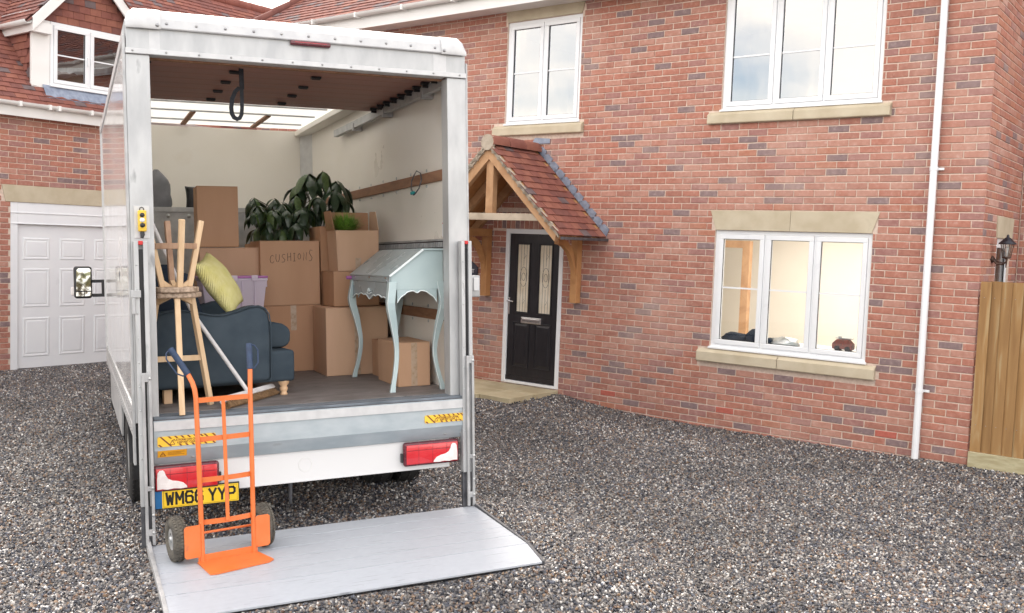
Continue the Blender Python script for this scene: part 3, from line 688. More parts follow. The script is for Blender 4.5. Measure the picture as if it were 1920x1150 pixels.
# front door
d = MB(); x0, x1, z0, z1 = DOOR
d.box(x0, x0 + .062, .0, .08, z0, z1); d.box(x1 - .062, x1, .0, .08, z0, z1); d.box(x0 + .062, x1 - .062, .0, .08, z1 - .062, z1); d.box(x0 + .062, x1 - .062, -.015, .08, z0, z0 + .035)
dfr = house.part('door_frame', d, 'upvc', bev=.004)
d = MB(); xa, xb, za, zb = x0 + .064, x1 - .064, z0 + .04, z1 - .064
gl = [(-5.665, -5.47, 1.10, 2.0), (-5.30, -5.105, 1.10, 2.0)]
pn = [(-5.68, -5.45, .38, .945), (-5.325, -5.095, .38, .945)]
wall_face(d, None, xa, xb, za, zb, gl, d=.022, thick=.06)
d.box(xa, xb, .012, .0215, za, za + .06)
dl = house.part('front_door', d, 'door_black', label='black panelled front door with two leaded lights')
for (a, b, c_, e_) in gl + pn:
    w_ = MB()
    for k0, k1, y_ in ((.0, .012, .012), (.012, .024, .018)):
        w_.box(a - .02 + k0, b + .02 - k0, y_, .0225, e_ + .02 - k1, e_ + .02 - k0); w_.box(a - .02 + k0, b + .02 - k0, y_, .0225, c_ - .02 + k0, c_ - .02 + k1)
        w_.box(a - .02 + k0, a - .02 + k1, y_, .0225, c_ - .02 + k1, e_ + .02 - k1); w_.box(b + .02 - k1, b + .02 - k0, y_, .0225, c_ - .02 + k1, e_ + .02 - k1)
    house.part('door_moulding', w_, 'door_black', bev=.002, parent=dl)
for (a, b, c_, e_) in pn:
    w_ = MB(); w_.add([(a + .03, .014, c_ + .03), (b - .03, .014, c_ + .03), (b - .03, .014, e_ - .03), (a + .03, .014, e_ - .03), (a + .005, .0215, c_ + .005), (b - .005, .0215, c_ + .005), (b - .005, .0215, e_ - .005), (a + .005, .0215, e_ - .005)],
                      [(0, 1, 2, 3), (4, 5, 1, 0), (5, 6, 2, 1), (6, 7, 3, 2), (7, 4, 0, 3)]); house.part('door_panel', w_, 'door_black', parent=dl)
for (a, b, c_, e_) in gl:
    w_ = MB(); w_.box(a, b, .034, .04, c_, e_); house.part('door_glass', w_, 'doorglass', parent=dl)
    L_ = MB(); m_ = (a + b) / 2
    for dx in (-.045, .045): L_.tube([(m_ + dx, .033, c_), (m_ + dx, .033, e_)], .0022, 5)
    L_.tube([(m_, .033, c_), (m_, .033, 1.42)], .0022, 5); L_.tube([(m_, .033, 1.72), (m_, .033, e_)], .0022, 5)
    for zc in (1.25, 1.85): L_.tube([(m_, .033, zc - .04), (m_ + .03, .033, zc), (m_, .033, zc + .04), (m_ - .03, .033, zc), (m_, .033, zc - .04)], .0022, 5)
    L_.tube([(m_ + .055 * math.sin(t_ * PI / 8) , .033, 1.57 + .13 * math.cos(t_ * PI / 8)) for t_ in range(17)], .0025, 5)
    L_.tube([(m_ + .03 * math.sin(t_ * PI / 8) , .033, 1.57 + .05 * math.cos(t_ * PI / 8)) for t_ in range(17)], .0025, 5)
    house.part('leading', L_, 'steel_dark', parent=dl)
w_ = MB(); w_.box(-5.565, -5.235, .006, .022, .955, 1.035); w_.box(-5.54, -5.26, .0, .006, .97, 1.02); house.part('letterbox', w_, 'chrome', bev=.004, parent=dl)
w_ = MB(); w_.box(-5.535, -5.265, -.0015, -.0003, .985, .992); house.part('letterbox_slot', w_, 'black', parent=dl)
w_ = MB(); w_.box(-5.795, -5.765, .01, .022, 1.06, 1.28); w_.tube([(-5.78, .02, 1.24), (-5.78, -.035, 1.24), (-5.68, -.035, 1.235)], .009, 8); house.part('door_handle', w_, 'chrome', bev=.003, parent=dl)
w_ = MB(); w_.tube([(-5.27, .005, 2.222), (-5.2, -.03, 2.235), (-5.13, -.035, 2.222), (-5.17, -.02, 2.21), (-5.25, -.03, 2.212)], .007, 6); house.part('door_closer_wire', w_, 'steel_dark')

# porch canopy over the door: an oak gable frame with clay tiles
pc = MB(); XC = -5.41; YF = -.97; APZ = 3.21; SL = .985
def ps(x): return APZ - SL * abs(x - XC)
pc.box(XC - .055, XC + .055, YF + .03, YF + .12, 2.372, ps(XC) - .17)
porch = house.part('porch_canopy', pc, 'oak', bev=.004)
def pp(name, mb, mat, bev=0, **k): return house.part(name, mb, mat, bev=bev, parent=porch, **k)
m_ = MB(); m_.box(XC - .80, XC + .80, YF + .02, YF + .12, 2.285, 2.37); pp('tie_beam', m_, 'oak_grey', .004)
for sg in (-1, 1):
    for yy, th_, dp in ((YF - .0, .075, .125), (-.52, .06, .11), (-.07, .065, .12)):
        m_ = MB(); e = 1.06 if yy < -.9 else 1.03
        p1 = (XC, ps(XC) - .005); p2 = (XC + sg * e, ps(XC + sg * e) - .005)
        m_.prism([p1, p2, (p2[0] - sg * .03, p2[1] - dp * .9), (XC, p1[1] - dp * 1.42)], 'y', yy, yy + th_); pp('rafter', m_, 'oak', .003)
    m_ = MB(); m_.prism([(XC, ps(XC) + .004), (XC + sg * 1.1, ps(XC + sg * 1.1) + .004), (XC + sg * 1.1, ps(XC + sg * 1.1) + .02), (XC, ps(XC) + .02)], 'y', YF - .02, -.003); pp('roof_board', m_, 'oak_dark')
    m_ = MB()
    for i in range(13):    # lumpy mortar under the verge, tile by tile
        a = i * .083; m_.prism([(XC + sg * a, ps(XC + sg * a) + .015), (XC + sg * (a + .095), ps(XC + sg * (a + .095)) + .008), (XC + sg * (a + .10), ps(XC + sg * (a + .10)) + .045), (XC + sg * (a + .015), ps(XC + sg * (a + .015)) + .03), (XC + sg * (a - .012), ps(XC + sg * (a - .0)) - .035)], 'y', YF - .04, YF - .002)
    m_.prism([(XC, ps(XC) - .03), (XC + sg * 1.1, ps(XC + sg * 1.1) - .03), (XC + sg * 1.1, ps(XC + sg * 1.1) + .035), (XC, ps(XC) + .035)], 'y', YF - .026, YF - .003)
    pp('verge_mortar', m_, 'roof_cement')
    xp = XC + sg * .735
    m_ = MB(); m_.box(xp - .05, xp + .05, -.105, -.004, 1.285, 2.08); pp('wall_post', m_, 'oak_dark', .004)
    m_ = MB(); m_.box(xp - .05, xp + .05, -.50, -.004, 2.085, 2.19); pp('wall_plate', m_, 'oak_dark', .004)
    m_ = MB(); arc = []; inn = []
    for i in range(9):
        t_ = i / 8 * PI / 2
        arc.append((-.106 - .62 * (1 - math.cos(t_)), 1.52 + .56 * math.sin(t_)))
        inn.append((-.106 - .72 * (1 - math.cos(t_ * .86)), 1.44 + .60 * math.sin(t_ * .96)))
    m_.prism([(-.106, 1.66)] + [(-.106 - .30 * (1 - math.cos(i / 8 * PI / 2)), 1.66 + .42 * math.sin(i / 8 * PI / 2)) for i in range(9)] + [(-.50, 2.084)] +
             [(-.106 - .40 * (1 - math.cos(i / 8 * PI / 2)), 1.52 + .50 * math.sin(i / 8 * PI / 2)) for i in range(8, -1, -1)], 'x', xp - .032, xp + .032); pp('curved_brace', m_, 'oak_dark', .003)
    # tiles
    if sg > 0:
        T = Matrix(((0, -math.cos(math.atan(SL)), math.sin(math.atan(SL)), XC + 1.13), (1, 0, 0, YF - .045), (0, math.sin(math.atan(SL)), math.cos(math.atan(SL)), ps(XC + 1.13) + .02), (0, 0, 0, 1)))
    else:
        T = Matrix(((0, math.cos(math.atan(SL)), -math.sin(math.atan(SL)), XC - 1.13), (-1, 0, 0, -.005), (0, math.sin(math.atan(SL)), math.cos(math.atan(SL)), ps(XC - 1.13) + .02), (0, 0, 0, 1)))
    tiled(house, T, 1.0, 1.58, 40 + sg, weights=(.46, .2, .24, .1), w=.166, g=.112, parent=porch, n_single=150)
    m_ = MB(); m_.box(XC + sg * 1.15 - .025, XC + sg * 1.15 + .02, YF - .01, -.01, ps(XC + 1.13) - .022, ps(XC + 1.13) + .012); pp('eaves_board', m_, 'steel_dark')
    # stepped lead flashing on the wall
    for i in range(11):
        a = .06 + i * .1; x = XC + sg * a; z_ = ps(x) + .05
        m_ = MB(); m_.prism([(x - sg * .06, z_ + .055), (x + sg * .075, z_ - .08), (x + sg * .115, z_ + .01), (x + sg * .045, z_ + .07)], 'y', -.016, -.004); pp('lead_flashing', m_, 'lead')
for i in range(3):     # half round ridge tiles
    ya = YF - .04 + i * .335; vs_ = []; n_ = 9
    m_ = MB(); rr_ = .105 + .004 * (i % 2)
    for yy in (ya, ya + .33):
        for r_ in (rr_, rr_ - .016):
            for k in range(n_):
                t_ = PI * (-.06 + 1.12 * k / (n_ - 1)); vs_.append((XC + r_ * math.cos(t_), yy, APZ + .012 + r_ * math.sin(t_)))
    fs = []
    for k in range(n_ - 1):
        fs += [(k, k + 1, 2 * n_ + k + 1, 2 * n_ + k), (n_ + k + 1, n_ + k, 3 * n_ + k, 3 * n_ + k + 1), (k, n_ + k, n_ + k + 1, k + 1), (2 * n_ + k + 1, 3 * n_ + k + 1, 3 * n_ + k, 2 * n_ + k)]
    m_.smooth = True; m_.add(vs_, fs); pp('ridge_tile', m_, ['tile_orange', 'tile_red', 'tile_orange'][i], .003)
m_ = MB(); m_.tube([(XC, YF - .042, APZ + .02), (XC, YF - .0, APZ + .02)], [.098, .098], 16); pp('ridge_end_mortar', m_, 'roof_cement')
m_ = MB(); m_.prism([(XC - .07, APZ + .10), (XC + .22, APZ + .10), (XC + .22, APZ + .16), (XC - .02, APZ + .18)], 'y', -.014, -.004); pp('lead_saddle', m_, 'lead')

# eaves, gutter and roof of the house
m_ = MB(); m_.box(-11.25, .35, -.38, -.355, 5.03, 5.225); house.part('fascia', m_, 'upvc_cream')
m_ = MB(); m_.box(-11.25, .35, -.355, -.0, 5.15, 5.165); m_.box(-11.25, .35, -.35, -.001, 5.06, 5.07); house.part('soffit', m_, 'upvc_cream')
def gutter(mb, p, q, out, r_=.055):
    p = Vector(p); q = Vector(q); out = Vector(out); n_ = 9; vs_ = []
    for e in (p, q):
        for rr_ in (r_, r_ - .004):
            for k in range(n_):
                t_ = PI * k / (n_ - 1); vs_.append(tuple(e + out * (rr_ * math.cos(t_)) - Vector((0, 0, 1)) * rr_ * math.sin(t_)))
    fs = []
    for k in range(n_ - 1): fs += [(k, 2 * n_ + k, 2 * n_ + k + 1, k + 1), (n_ + k, n_ + k + 1, 3 * n_ + k + 1, 3 * n_ + k), (k, k + 1, n_ + k + 1, n_ + k), (2 * n_ + k, 3 * n_ + k, 3 * n_ + k + 1, 2 * n_ + k + 1)]
    mb.smooth = True; mb.add(vs_, fs); mb.smooth = False
m_ = MB(); gutter(m_, (-11.25, -.44, 5.235), (.35, -.44, 5.235), (0, -1, 0))
for i in range(13): m_.box(-11.2 + i * .93, -11.17 + i * .93, -.5, -.38, 5.17, 5.24)
house.part('gutter', m_, 'upvc_cream')
ang = math.atan(.84); T = Matrix(((1, 0, 0, -11.9), (0, math.cos(ang), -math.sin(ang), -.42), (0, math.sin(ang), math.cos(ang), 5.24), (0, 0, 0, 1)))
m_ = MB(); m_.add([(-11.2, -.40, 5.235), (.35, -.40, 5.235), (.35, 4.2, 5.235 + 4.6 * .84), (-6.6, 4.2, 5.235 + 4.6 * .84)], [(0, 1, 2, 3)])
m_.add([(-11.2, -.40, 5.235), (-6.6, 4.2, 5.235 + 4.6 * .84), (-6.6, 8.8, 5.235), (-11.2, 8.8, 5.235)], [(0, 1, 2, 3)])
m_.add([(-6.6, 4.2, 5.235 + 4.6 * .84), (.35, 4.2, 5.235 + 4.6 * .84), (.35, 8.8, 5.235), (-6.6, 8.8, 5.235)], [(0, 1, 2, 3)])
m_.add([(.35, -.40, 5.235), (.35, 8.8, 5.235), (.35, 4.2, 5.235 + 4.6 * .84)], [(0, 1, 2)])
house.part('roof', m_, 'tile_dark')
tiled(house, T, 12.2, 3.4, 21, keep=lambda x, y: x > y * math.cos(ang) + .74, weights=(.42, .36, .08, .14), n_single=300, vis=lambda q: 500 < q[0] < 900)
m_ = MB()
for i in range(14):
    a = Vector((-11.23 + .2 * i, -.42 + .2 * i, 5.26 + .168 * i)); b = a + Vector((.21, .21, .165)); m_.tube([a, b], [.085, .075], 8)
house.part('hip_tiles', m_, 'tile_dark')
m_ = MB(); m_.box(-11.2, -7.3, .28, 8.5, -.2, 5.2); m_.box(-7.2, -.0105, 4.1, 8.5, -.2, 5.2); house.part('rear_walls', m_, 'brick_brown')
# downpipe
m_ = MB(); m_.tube([(-.475, -.055, .0), (-.475, -.055, 4.9), (-.475, -.055, 4.95), (-.475, -.2, 5.1), (-.475, -.4, 5.2)], .035, 14); dp_ = house.part('downpipe', m_, 'upvc')
for z_ in (.69, 2.90):
    m_ = MB(); m_.tube([(-.475, -.055, z_ - .018), (-.475, -.055, z_ + .018)], .040, 14); m_.box(-.475, -.385, -.03, -.016, z_ - .012, z_ + .012); house.part('pipe_bracket', m_, 'upvc', parent=dp_, bev=.002)

# things on the inner window ledge
def lump(name, label, cat, c_, rx, ry, rz, mat, seed, amp=.35):
    mb = MB(); mb.smooth = True; n_, k_ = 14, 9; vs_ = []
    for i in range(k_):
        ph = PI * i / (k_ - 1)
        for j_ in range(n_):
            t_ = 2 * PI * j_ / n_; dv = Vector((math.sin(ph) * math.cos(t_), math.sin(ph) * math.sin(t_), math.cos(ph)))
            s = 1 + amp * mnoise.noise(dv * 2.3 + Vector((seed, 0, 0))); z_ = max(dv.z * rz * s, -rz * .25); vs_.append((dv.x * rx * s, dv.y * ry * s, z_ + rz * .25))
    mb.add(vs_, [(i * n_ + j_, (i + 1) * n_ + j_, (i + 1) * n_ + (j_ + 1) % n_, i * n_ + (j_ + 1) % n_) for i in range(k_ - 1) for j_ in range(n_)])
    return single(name, label, cat, mb, mat, MF=MH, base=c_, local=True)
lump('dark_jacket', 'black crumpled cloth on the ledge behind the left pane of the ground floor window', 'cloth', (-2.62, .25, .985), .16, .10, .07, 'sofa_dark', 3)
lump('dark_bag', 'dark square bag on the ledge behind the left pane of the ground floor window', 'bag', (-2.37, .27, .985), .13, .09, .12, 'sofa_dark', 8, .2)
lump('crumpled_foil', 'grey and silver crumpled wrapping behind the middle pane of the ground floor window', 'wrapping', (-2.02, .26, .985), .17, .09, .06, 'silver', 5, .6)
lump('black_cloth', 'small black cloth left of the silver wrapping on the window ledge', 'cloth', (-2.24, .26, .985), .10, .08, .05, 'sofa_dark', 12, .6)
toy = Thing('toy_engine', 'small red toy standing on the ledge behind the right pane of the ground floor window', 'toy', MH, (-1.36, .25, .915))  # TOYUP
m_ = MB(); m_.prism([(-1.47, .93), (-1.25, .93), (-1.25, .99), (-1.30, 1.04), (-1.42, 1.04), (-1.47, .99)], 'y', .2, .3); toy.part('toy_body', m_, 'red_toy', bev=.01)
m_ = MB(); m_.tube([(-1.41, .19, .94), (-1.41, .31, .94)], .028, 12); m_.tube([(-1.30, .19, .94), (-1.30, .31, .94)], .028, 12); toy.part('toy_wheels', m_, 'black')
m_ = MB(); m_.tube([(-1.40, .25, 1.0), (-1.40, .25, 1.07)], .02, 10); m_.box(-1.44, -1.26, .22, .28, 1.045, 1.055); toy.part('toy_top', m_, 'silver'); toy.o.location = (MH @ Vector((-1.36, .25, .985)))
lump('dark_figure', 'small dark ornament right of the red toy on the window ledge', 'ornament', (-1.17, .25, .985), .05, .05, .09, 'iron', 15, .5)
# slate name sign by the door, half hidden by the van
sg = Thing('house_name_sign', 'dark slate name plaque on the brick wall beside the porch post', 'sign', MH, (-6.45, -.002, 1.45))
m_ = MB(); m_.prism([(-6.72, 1.46), (-6.325, 1.46), (-6.325, 1.66), (-6.36, 1.69), (-6.44, 1.745), (-6.6, 1.745), (-6.68, 1.69), (-6.72, 1.66)], 'y', -.018, -.004); sg.part('plaque', m_, 'slate_sign', bev=.003)
sg.part('lettering', text_mb('T', .075, Matrix.Translation((-6.425, -.0185, 1.58)) @ Matrix.Rotation(PI / 2, 4, 'X')), 'upvc')
# wall lantern on the side wall
lt = Thing('wall_lantern', 'bronze carriage lantern with black roof fixed to the side wall beyond the fence', 'lamp', MH, (0, .45, 2.0))
lx, ly = .135, .46
m_ = MB(); m_.lathe([(.0, 0), (.035, 0), (.038, .012), (.02, .02), (0, .022)], 12, Matrix.Translation((.0, ly - .0, 2.03)) @ Matrix.Rotation(PI / 2, 4, 'Y'))
m_.tube([(.01, ly, 2.03), (.05, ly, 1.985), (.10, ly, 1.985), (lx, ly, 2.01), (lx, ly, 2.05)], [.012, .011, .010, .011, .014], 8); m_.tube([(.01, ly, 2.06), (.05, ly, 2.01), (.11, ly, 2.0)], .006, 6); m_.tube([(lx, ly, 2.05), (lx, ly, 1.95)], [.012, .004], 8); lt.part('bracket', m_, 'iron')
m_ = MB()
for k in range(6):
    a = PI / 3 * k; m_.tube([(lx + .036 * math.cos(a), ly + .036 * math.sin(a), 2.055), (lx + .06 * math.cos(a), ly + .06 * math.sin(a), 2.19)], .004, 6)
m_.lathe([(0, 0), (.03, 0), (.045, .012), (.04, .02), (0, .02)], 12, Matrix.Translation((lx, ly, 2.042))); lt.part('cage', m_, 'iron')
m_ = MB(); m_.lathe([(.034, 0), (.057, .13)], 6, Matrix.Translation((lx, ly, 2.06))); lt.part('lantern_glass', m_, 'glass_lamp')
m_ = MB(); m_.lathe([(0, 0), (.085, 0), (.08, .012), (.05, .04), (.03, .062), (.015, .068), (.012, .09), (0, .10)], 12, Matrix.Translation((lx, ly, 2.185))); lt.part('lantern_roof', m_, 'iron_black')
m_ = MB(); m_.lathe([(0, 0), (.012, 0), (.014, .05), (.022, .075), (.014, .10), (0, .105)], 10, Matrix.Translation((lx, ly, 2.06))); lt.part('bulb', m_, 'upvc')

# doorstep paving
pv = Thing('doorstep_paving', None, None, MH, (-5.7, -.5, .05), kind='structure')
for i, (a, b, c_, e_) in enumerate([(-6.55, -5.93, -1.04, -.52), (-5.924, -5.41, -1.06, -.52), (-5.404, -4.93, -1.0, -.52), (-6.55, -6.03, -.513, -.018), (-6.024, -5.40, -.513, -.018), (-5.394, -4.90, -.513, -.018)]):
    m_ = MB(); m_.box(a, b, c_, e_, .04, .128 + .002 * (i % 2)); pv.part('paving_slab', m_, 'paving', bev=.006)
m_ = MB(); m_.box(-6.53, -4.94, -.98, -.03, .03, .115); pv.part('paving_joint', m_, 'mortar')

# timber fence right of the house corner
fc = Thing('timber_fence', 'golden timber closeboard fence with pale gravel board beside the house corner', 'fence', MH, (.5, 0, 0))
x = .018; i = 0
while x < 2.6:
    w_ = rnd.uniform(.083, .098); m_ = MB(); t0 = rnd.uniform(-.004, .004)
    m_.prism([(x, -.012 + t0), (x + w_ + .012, -.024 + t0), (x + w_ + .012, -.036 + t0), (x, -.018 + t0)], 'z', .155, 1.815 + rnd.uniform(-.004, .006)); fc.part('board', m_, 'timber'); x += w_
m_ = MB(); m_.box(.012, 2.6, -.05, -.02, -.0, .153); fc.part('gravel_board', m_, 'timber_green', bev=.004)
for z_ in (.4, 1.05, 1.65):
    m_ = MB(); m_.box(.02, 2.6, -.01, .05, z_ - .04, z_ + .04); fc.part('rail', m_, 'timber')
for z_ in (.42, 1.66):
    m_ = MB()
    for k in range(12): m_.lathe([(0, 0), (.004, 0), (.003, .002), (0, .002)], 6, Matrix.Translation((.06 + k * .09, -.036, z_)) @ Matrix.Rotation(PI / 2, 4, 'X'))
    fc.part('nail', m_, 'rivet')

# ------------------------------------------------------------------ garage wing
gar = Thing('brick_garage', 'brick garage with white panelled door and white dormer in its tiled roof', 'garage', MH, (-11.42, -3, 0))
GX = -11.42
TG = Matrix(((0, -1, 0, GX), (1, 0, 0, 0), (0, 0, 1, 0), (0, 0, 0, 1)))
gop = (-3.93, -1.66, -.2, 2.32)
m_ = MB(); wall_face(m_, TG, -8, -.0, -.2, 3.52, [gop]); m_.box(-16.8, GX - .29, -8, 2.3, -.2, 3.5); gar.part('wall', m_, 'mortar')
brick_wall(gar, TG, -8, -.02, -.15, 3.5, [gop, (-4.05, -1.54, 2.32, 2.555)], WT_GAR, 31, visible=lambda it: True)
def gy(mb_fn):
    mb = MB(); mb_fn(mb); mb.v = [tuple(TG @ Vector(v)) for v in mb.v]; return mb
gar.part('lintel', gy(lambda b: b.prism([(-4.0, 2.323), (-1.59, 2.323), (-1.54, 2.552), (-4.05, 2.552)], 'y', -.006, .1)), 'stone', bev=.003)
gar.part('door_frame', gy(lambda b: (b.box(-3.93, -3.83, .01, .1, -.05, 2.32), b.box(-1.76, -1.66, .01, .1, -.05, 2.32), b.box(-3.83, -1.76, .01, .1, 2.02, 2.32), b.box(-3.93, -1.66, .0, .012, 2.17, 2.185), b.box(-3.93, -1.66, .0, .012, 2.02, 2.035))), 'upvc', bev=.003)
gd = gar.part('garage_door', gy(lambda b: b.box(-3.828, -1.762, .05, .09, .0, 2.015)), 'upvc')
for c_ in range(4):
    ya = -3.74 + c_ * .52; yb = ya + .37
    for (za, zb) in ((.16, .71), (.86, 1.40), (1.53, 1.83)):
        def pf(b, ya=ya, yb=yb, za=za, zb=zb):
            o = [(ya, za), (yb, za), (yb, zb), (ya, zb)]; c0 = ((ya + yb) / 2, (za + zb) / 2)
            def ring(k, d_): return [(y + (k if y < c0[0] else -k), d_, z + (k if z < c0[1] else -k)) for y, z in o]
            vs_ = ring(0, .049) + ring(.012, .062) + ring(.03, .062) + ring(.045, .05)
            b.add(vs_, [(12, 13, 14, 15)] + [(4 * i + k, 4 * i + (k + 1) % 4, 4 * i + 4 + (k + 1) % 4, 4 * i + 4 + k) for i in range(3) for k in range(4)])
            b.box(ya, yb, .0493, .0495, za, zb)
        def pf2(b, ya=ya, yb=yb, za=za, zb=zb):
            o = [(ya, za), (yb, za), (yb, zb), (ya, zb)]; c0 = ((ya + yb) / 2, (za + zb) / 2)
            def ring(k, d_): return [(y + (k if y < c0[0] else -k), d_, z + (k if z < c0[1] else -k)) for y, z in o]
            vs_ = ring(-.004, .0495) + ring(.008, .043) + ring(.018, .043) + ring(.036, .048) + ring(.055, .043)
            b.add(vs_, [(16, 17, 18, 19)] + [(4 * i + k, 4 * i + (k + 1) % 4, 4 * i + 4 + (k + 1) % 4, 4 * i + 4 + k) for i in range(4) for k in range(4)])
        gar.part('door_panel', gy(pf2), 'upvc', parent=gd)
gar.part('fascia', gy(lambda b: (b.box(-8, -.0, -.18, -.155, 3.475, 3.64), b.box(-8, -.0, -.155, .01, 3.49, 3.5))), 'upvc_cream')
m_ = MB(); gutter(m_, (GX + .24, -8, 3.66), (GX + .24, 0, 3.66), (1, 0, 0), .052)
for y_ in (-3.95, -3.55, -3.42, -2.95, -2.3): m_.box(GX + .17, GX + .30, y_, y_ + .035, 3.60, 3.668)
gar.part('gutter', m_, 'upvc_cream')
GS = 1.05; ga = math.atan(GS)
GR0 = (GX + .22, 3.655)
def groof(x): return GR0[1] + (GR0[0] - x) * GS
m_ = MB(); xr = -13.82; zr = groof(xr)
m_.add([(GR0[0], -8, GR0[1]), (GR0[0], 2.3, GR0[1]), (xr, 2.3, zr), (xr, -8, zr)], [(0, 1, 2, 3)]); m_.add([(xr, -8, zr), (xr, 2.3, zr), (-16.9, 2.3, 3.6), (-16.9, -8, 3.6)], [(0, 1, 2, 3)])
m_.add([(GR0[0], 2.3, GR0[1] - .1), (-16.9, 2.3, 3.5), (xr, 2.3, zr)], [(0, 1, 2)]); m_.add([(GR0[0], -8, GR0[1] - .1), (xr, -8, zr), (-16.9, -8, 3.5)], [(0, 1, 2)])
gar.part('roof', m_, 'tile_dark')
TGR = Matrix(((0, -math.cos(ga), math.sin(ga), GR0[0] + .03), (1, 0, 0, -7.0), (0, math.sin(ga), math.cos(ga), GR0[1] - .02), (0, 0, 0, 1)))
DX = -11.46; DYA, DYB, DYC = -3.65, -1.99, -2.82; DH = 1.12
def gkeep(x, y):
    Y = -7.0 + x; X = GR0[0] + .03 - y * math.cos(ga); Z = GR0[1] + y * math.sin(ga)
    if DYA + .05 < Y < DYB - .05 and X < DX + .02:
        top = 4.72 + (DH * (.88 - abs(Y - DYC)))
        if Z < top: return False
    return True
tiled(gar, TGR, 9.3, (GR0[0] - xr) / math.cos(ga), 51, weights=(.5, .3, .08, .12), keep=gkeep, n_single=300)
m_ = MB()
for i in range(31): m_.tube([(xr, -7 + .3 * i, zr + .0), (xr, -6.7 + .3 * i + .01, zr + .0)], [.105, .10], 10)
gar.part('ridge_tiles', m_, 'tile_red')
# dormer
m_ = MB(); m_.box(DX - .02, DX + .03, DYA, -3.395, 3.93, 4.86); dm = gar.part('dormer', m_, 'upvc_cream', bev=.004)
m_ = MB(); m_.box(DX - .02, DX + .03, -2.245, DYB, 3.93, 4.86); gar.part('corner_board', m_, 'upvc_cream', bev=.004, parent=dm)
TD = Matrix(((0, -1, 0, DX), (1, 0, 0, 0), (0, 0, 1, 0), (0, 0, 0, 1)))
window(gar, TD, -3.39, -2.25, 3.97, 4.86, 2, 'glass_dark', bar=.5, handle=True, dep=-.03)
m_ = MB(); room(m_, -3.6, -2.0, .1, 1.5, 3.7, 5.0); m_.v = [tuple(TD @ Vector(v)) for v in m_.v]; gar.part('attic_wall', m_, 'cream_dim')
m_ = MB(); m_.smooth = True     # folded pale curtain seen through the dormer glass
for i in range(30):
    y_ = -3.4 + i * .04; m_.add([(DX - .3 - .02 * math.sin(i * 2.1), y_, 4.05 + .3 * i / 30), (DX - .3 - .02 * math.sin(i * 2.1 + 2.1), y_ + .04, 4.05 + .3 * (i + 1) / 30), (DX - .3, y_ + .04, 4.25 + .2 * i / 30), (DX - .3, y_, 4.24 + .2 * i / 30)], [(0, 1, 2, 3)])
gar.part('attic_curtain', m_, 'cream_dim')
m_ = MB(); m_.add([(DX, DYA, 4.862), (DX, DYB, 4.862), (DX, DYC, 5.70)], [(0, 1, 2)]); gar.part('gable_board', m_, 'tile_dark', parent=dm)
TGab = Matrix(((0, 0, 1, DX + .002), (1, 0, 0, DYA + .02), (0, 1, 0, 4.865), (0, 0, 0, 1)))
tiled(gar, TGab, 1.62, .85, 61, weights=(.4, .1, .4, .1), w=.165, g=.1, parent=dm, keep=lambda x, y: 4.865 + y + .04 < 4.66 + DH * (.88 - abs(DYA + .02 + x - DYC)) + .08, n_single=80)
for sg_ in (-1, 1):
    f0 = (DYC + sg_ * .88, 4.66); f1 = (DYC, 4.66 + .88 * DH)
    m_ = MB(); m_.prism([f0, (f0[0], f0[1] + .19), (f1[0], f1[1] + .19), (f1[0], f1[1])], 'x', DX + .14, DX + .17); gar.part('bargeboard', m_, 'upvc_cream', parent=dm, bev=.003)
    m_ = MB(); ya, yb = sorted((DYC + sg_ * .88, DYC + sg_ * .60)); m_.box(DX + .031, DX + .139, ya, yb, 4.66, 4.80); gar.part('eaves_box', m_, 'upvc_cream', parent=dm, bev=.003)
    # roof slope of the dormer
    m_ = MB(); e0 = (DYC + sg_ * .92, 4.66 + .19 - .04 * DH); xb = DX - 2.1; ax_ = e0[1] + .92 * DH
    m_.add([(DX + .17, e0[0], e0[1] - .015), (DX + .17, DYC, ax_ - .015), (xb, DYC, ax_ - .015), (xb + .9, e0[0], e0[1] - .015)], [(0, 1, 2, 3)]); gar.part('dormer_roof', m_, 'tile_dark', parent=dm)
    aa = math.atan(DH)
    if sg_ < 0: T = Matrix(((1, 0, 0, DX - 1.75), (0, math.cos(aa), -math.sin(aa), e0[0]), (0, math.sin(aa), math.cos(aa), e0[1]), (0, 0, 0, 1)))
    else: T = Matrix(((-1, 0, 0, DX + .19), (0, -math.cos(aa), math.sin(aa), e0[0]), (0, math.sin(aa), math.cos(aa), e0[1]), (0, 0, 0, 1)))
    tiled(gar, T, 1.95, .92 / math.cos(aa), 70 + sg_, weights=(.35, .5, .05, .1), parent=dm, n_single=100)
    m_ = MB(); m_.box(DX - 1.2, DX + .12, *sorted((DYC + sg_ * .855, DYC + sg_ * .878)), 4.66, 4.80); gutter(m_, (DX - 1.2, DYC + sg_ * .935, 4.80), (DX + .15, DYC + sg_ * .935, 4.80), (0, sg_, 0), .05); gar.part('dormer_gutter', m_, 'upvc_cream', parent=dm)
    m_ = MB(); m_.box(DX - 1.2, DX + .12, *sorted((DYC + sg_ * .79, DYC + sg_ * .86)), 4.665, 4.675); gar.part('dormer_soffit', m_, 'upvc_cream', parent=dm)
    # tile hung cheek
    yc_ = DYC + sg_ * .80
    if sg_ < 0: T = Matrix(((1, 0, 0, DX - 1.2), (0, 0, -1, yc_), (0, 1, 0, 3.86), (0, 0, 0, 1)))
    else: T = Matrix(((-1, 0, 0, DX), (0, 0, 1, yc_), (0, 1, 0, 3.86), (0, 0, 0, 1)))
    m_ = MB(); m_.add([(DX, yc_, 3.86), (DX, yc_, 4.85), (DX - 1.2, yc_, 4.85), (DX - 1.2, yc_, 3.86)], [(0, 1, 2, 3)]); gar.part('cheek_board', m_, 'tile_dark', parent=dm)
    tiled(gar, T, 1.2, .92, 80 + sg_, weights=(.3, .1, .5, .1), parent=dm, n_single=90)
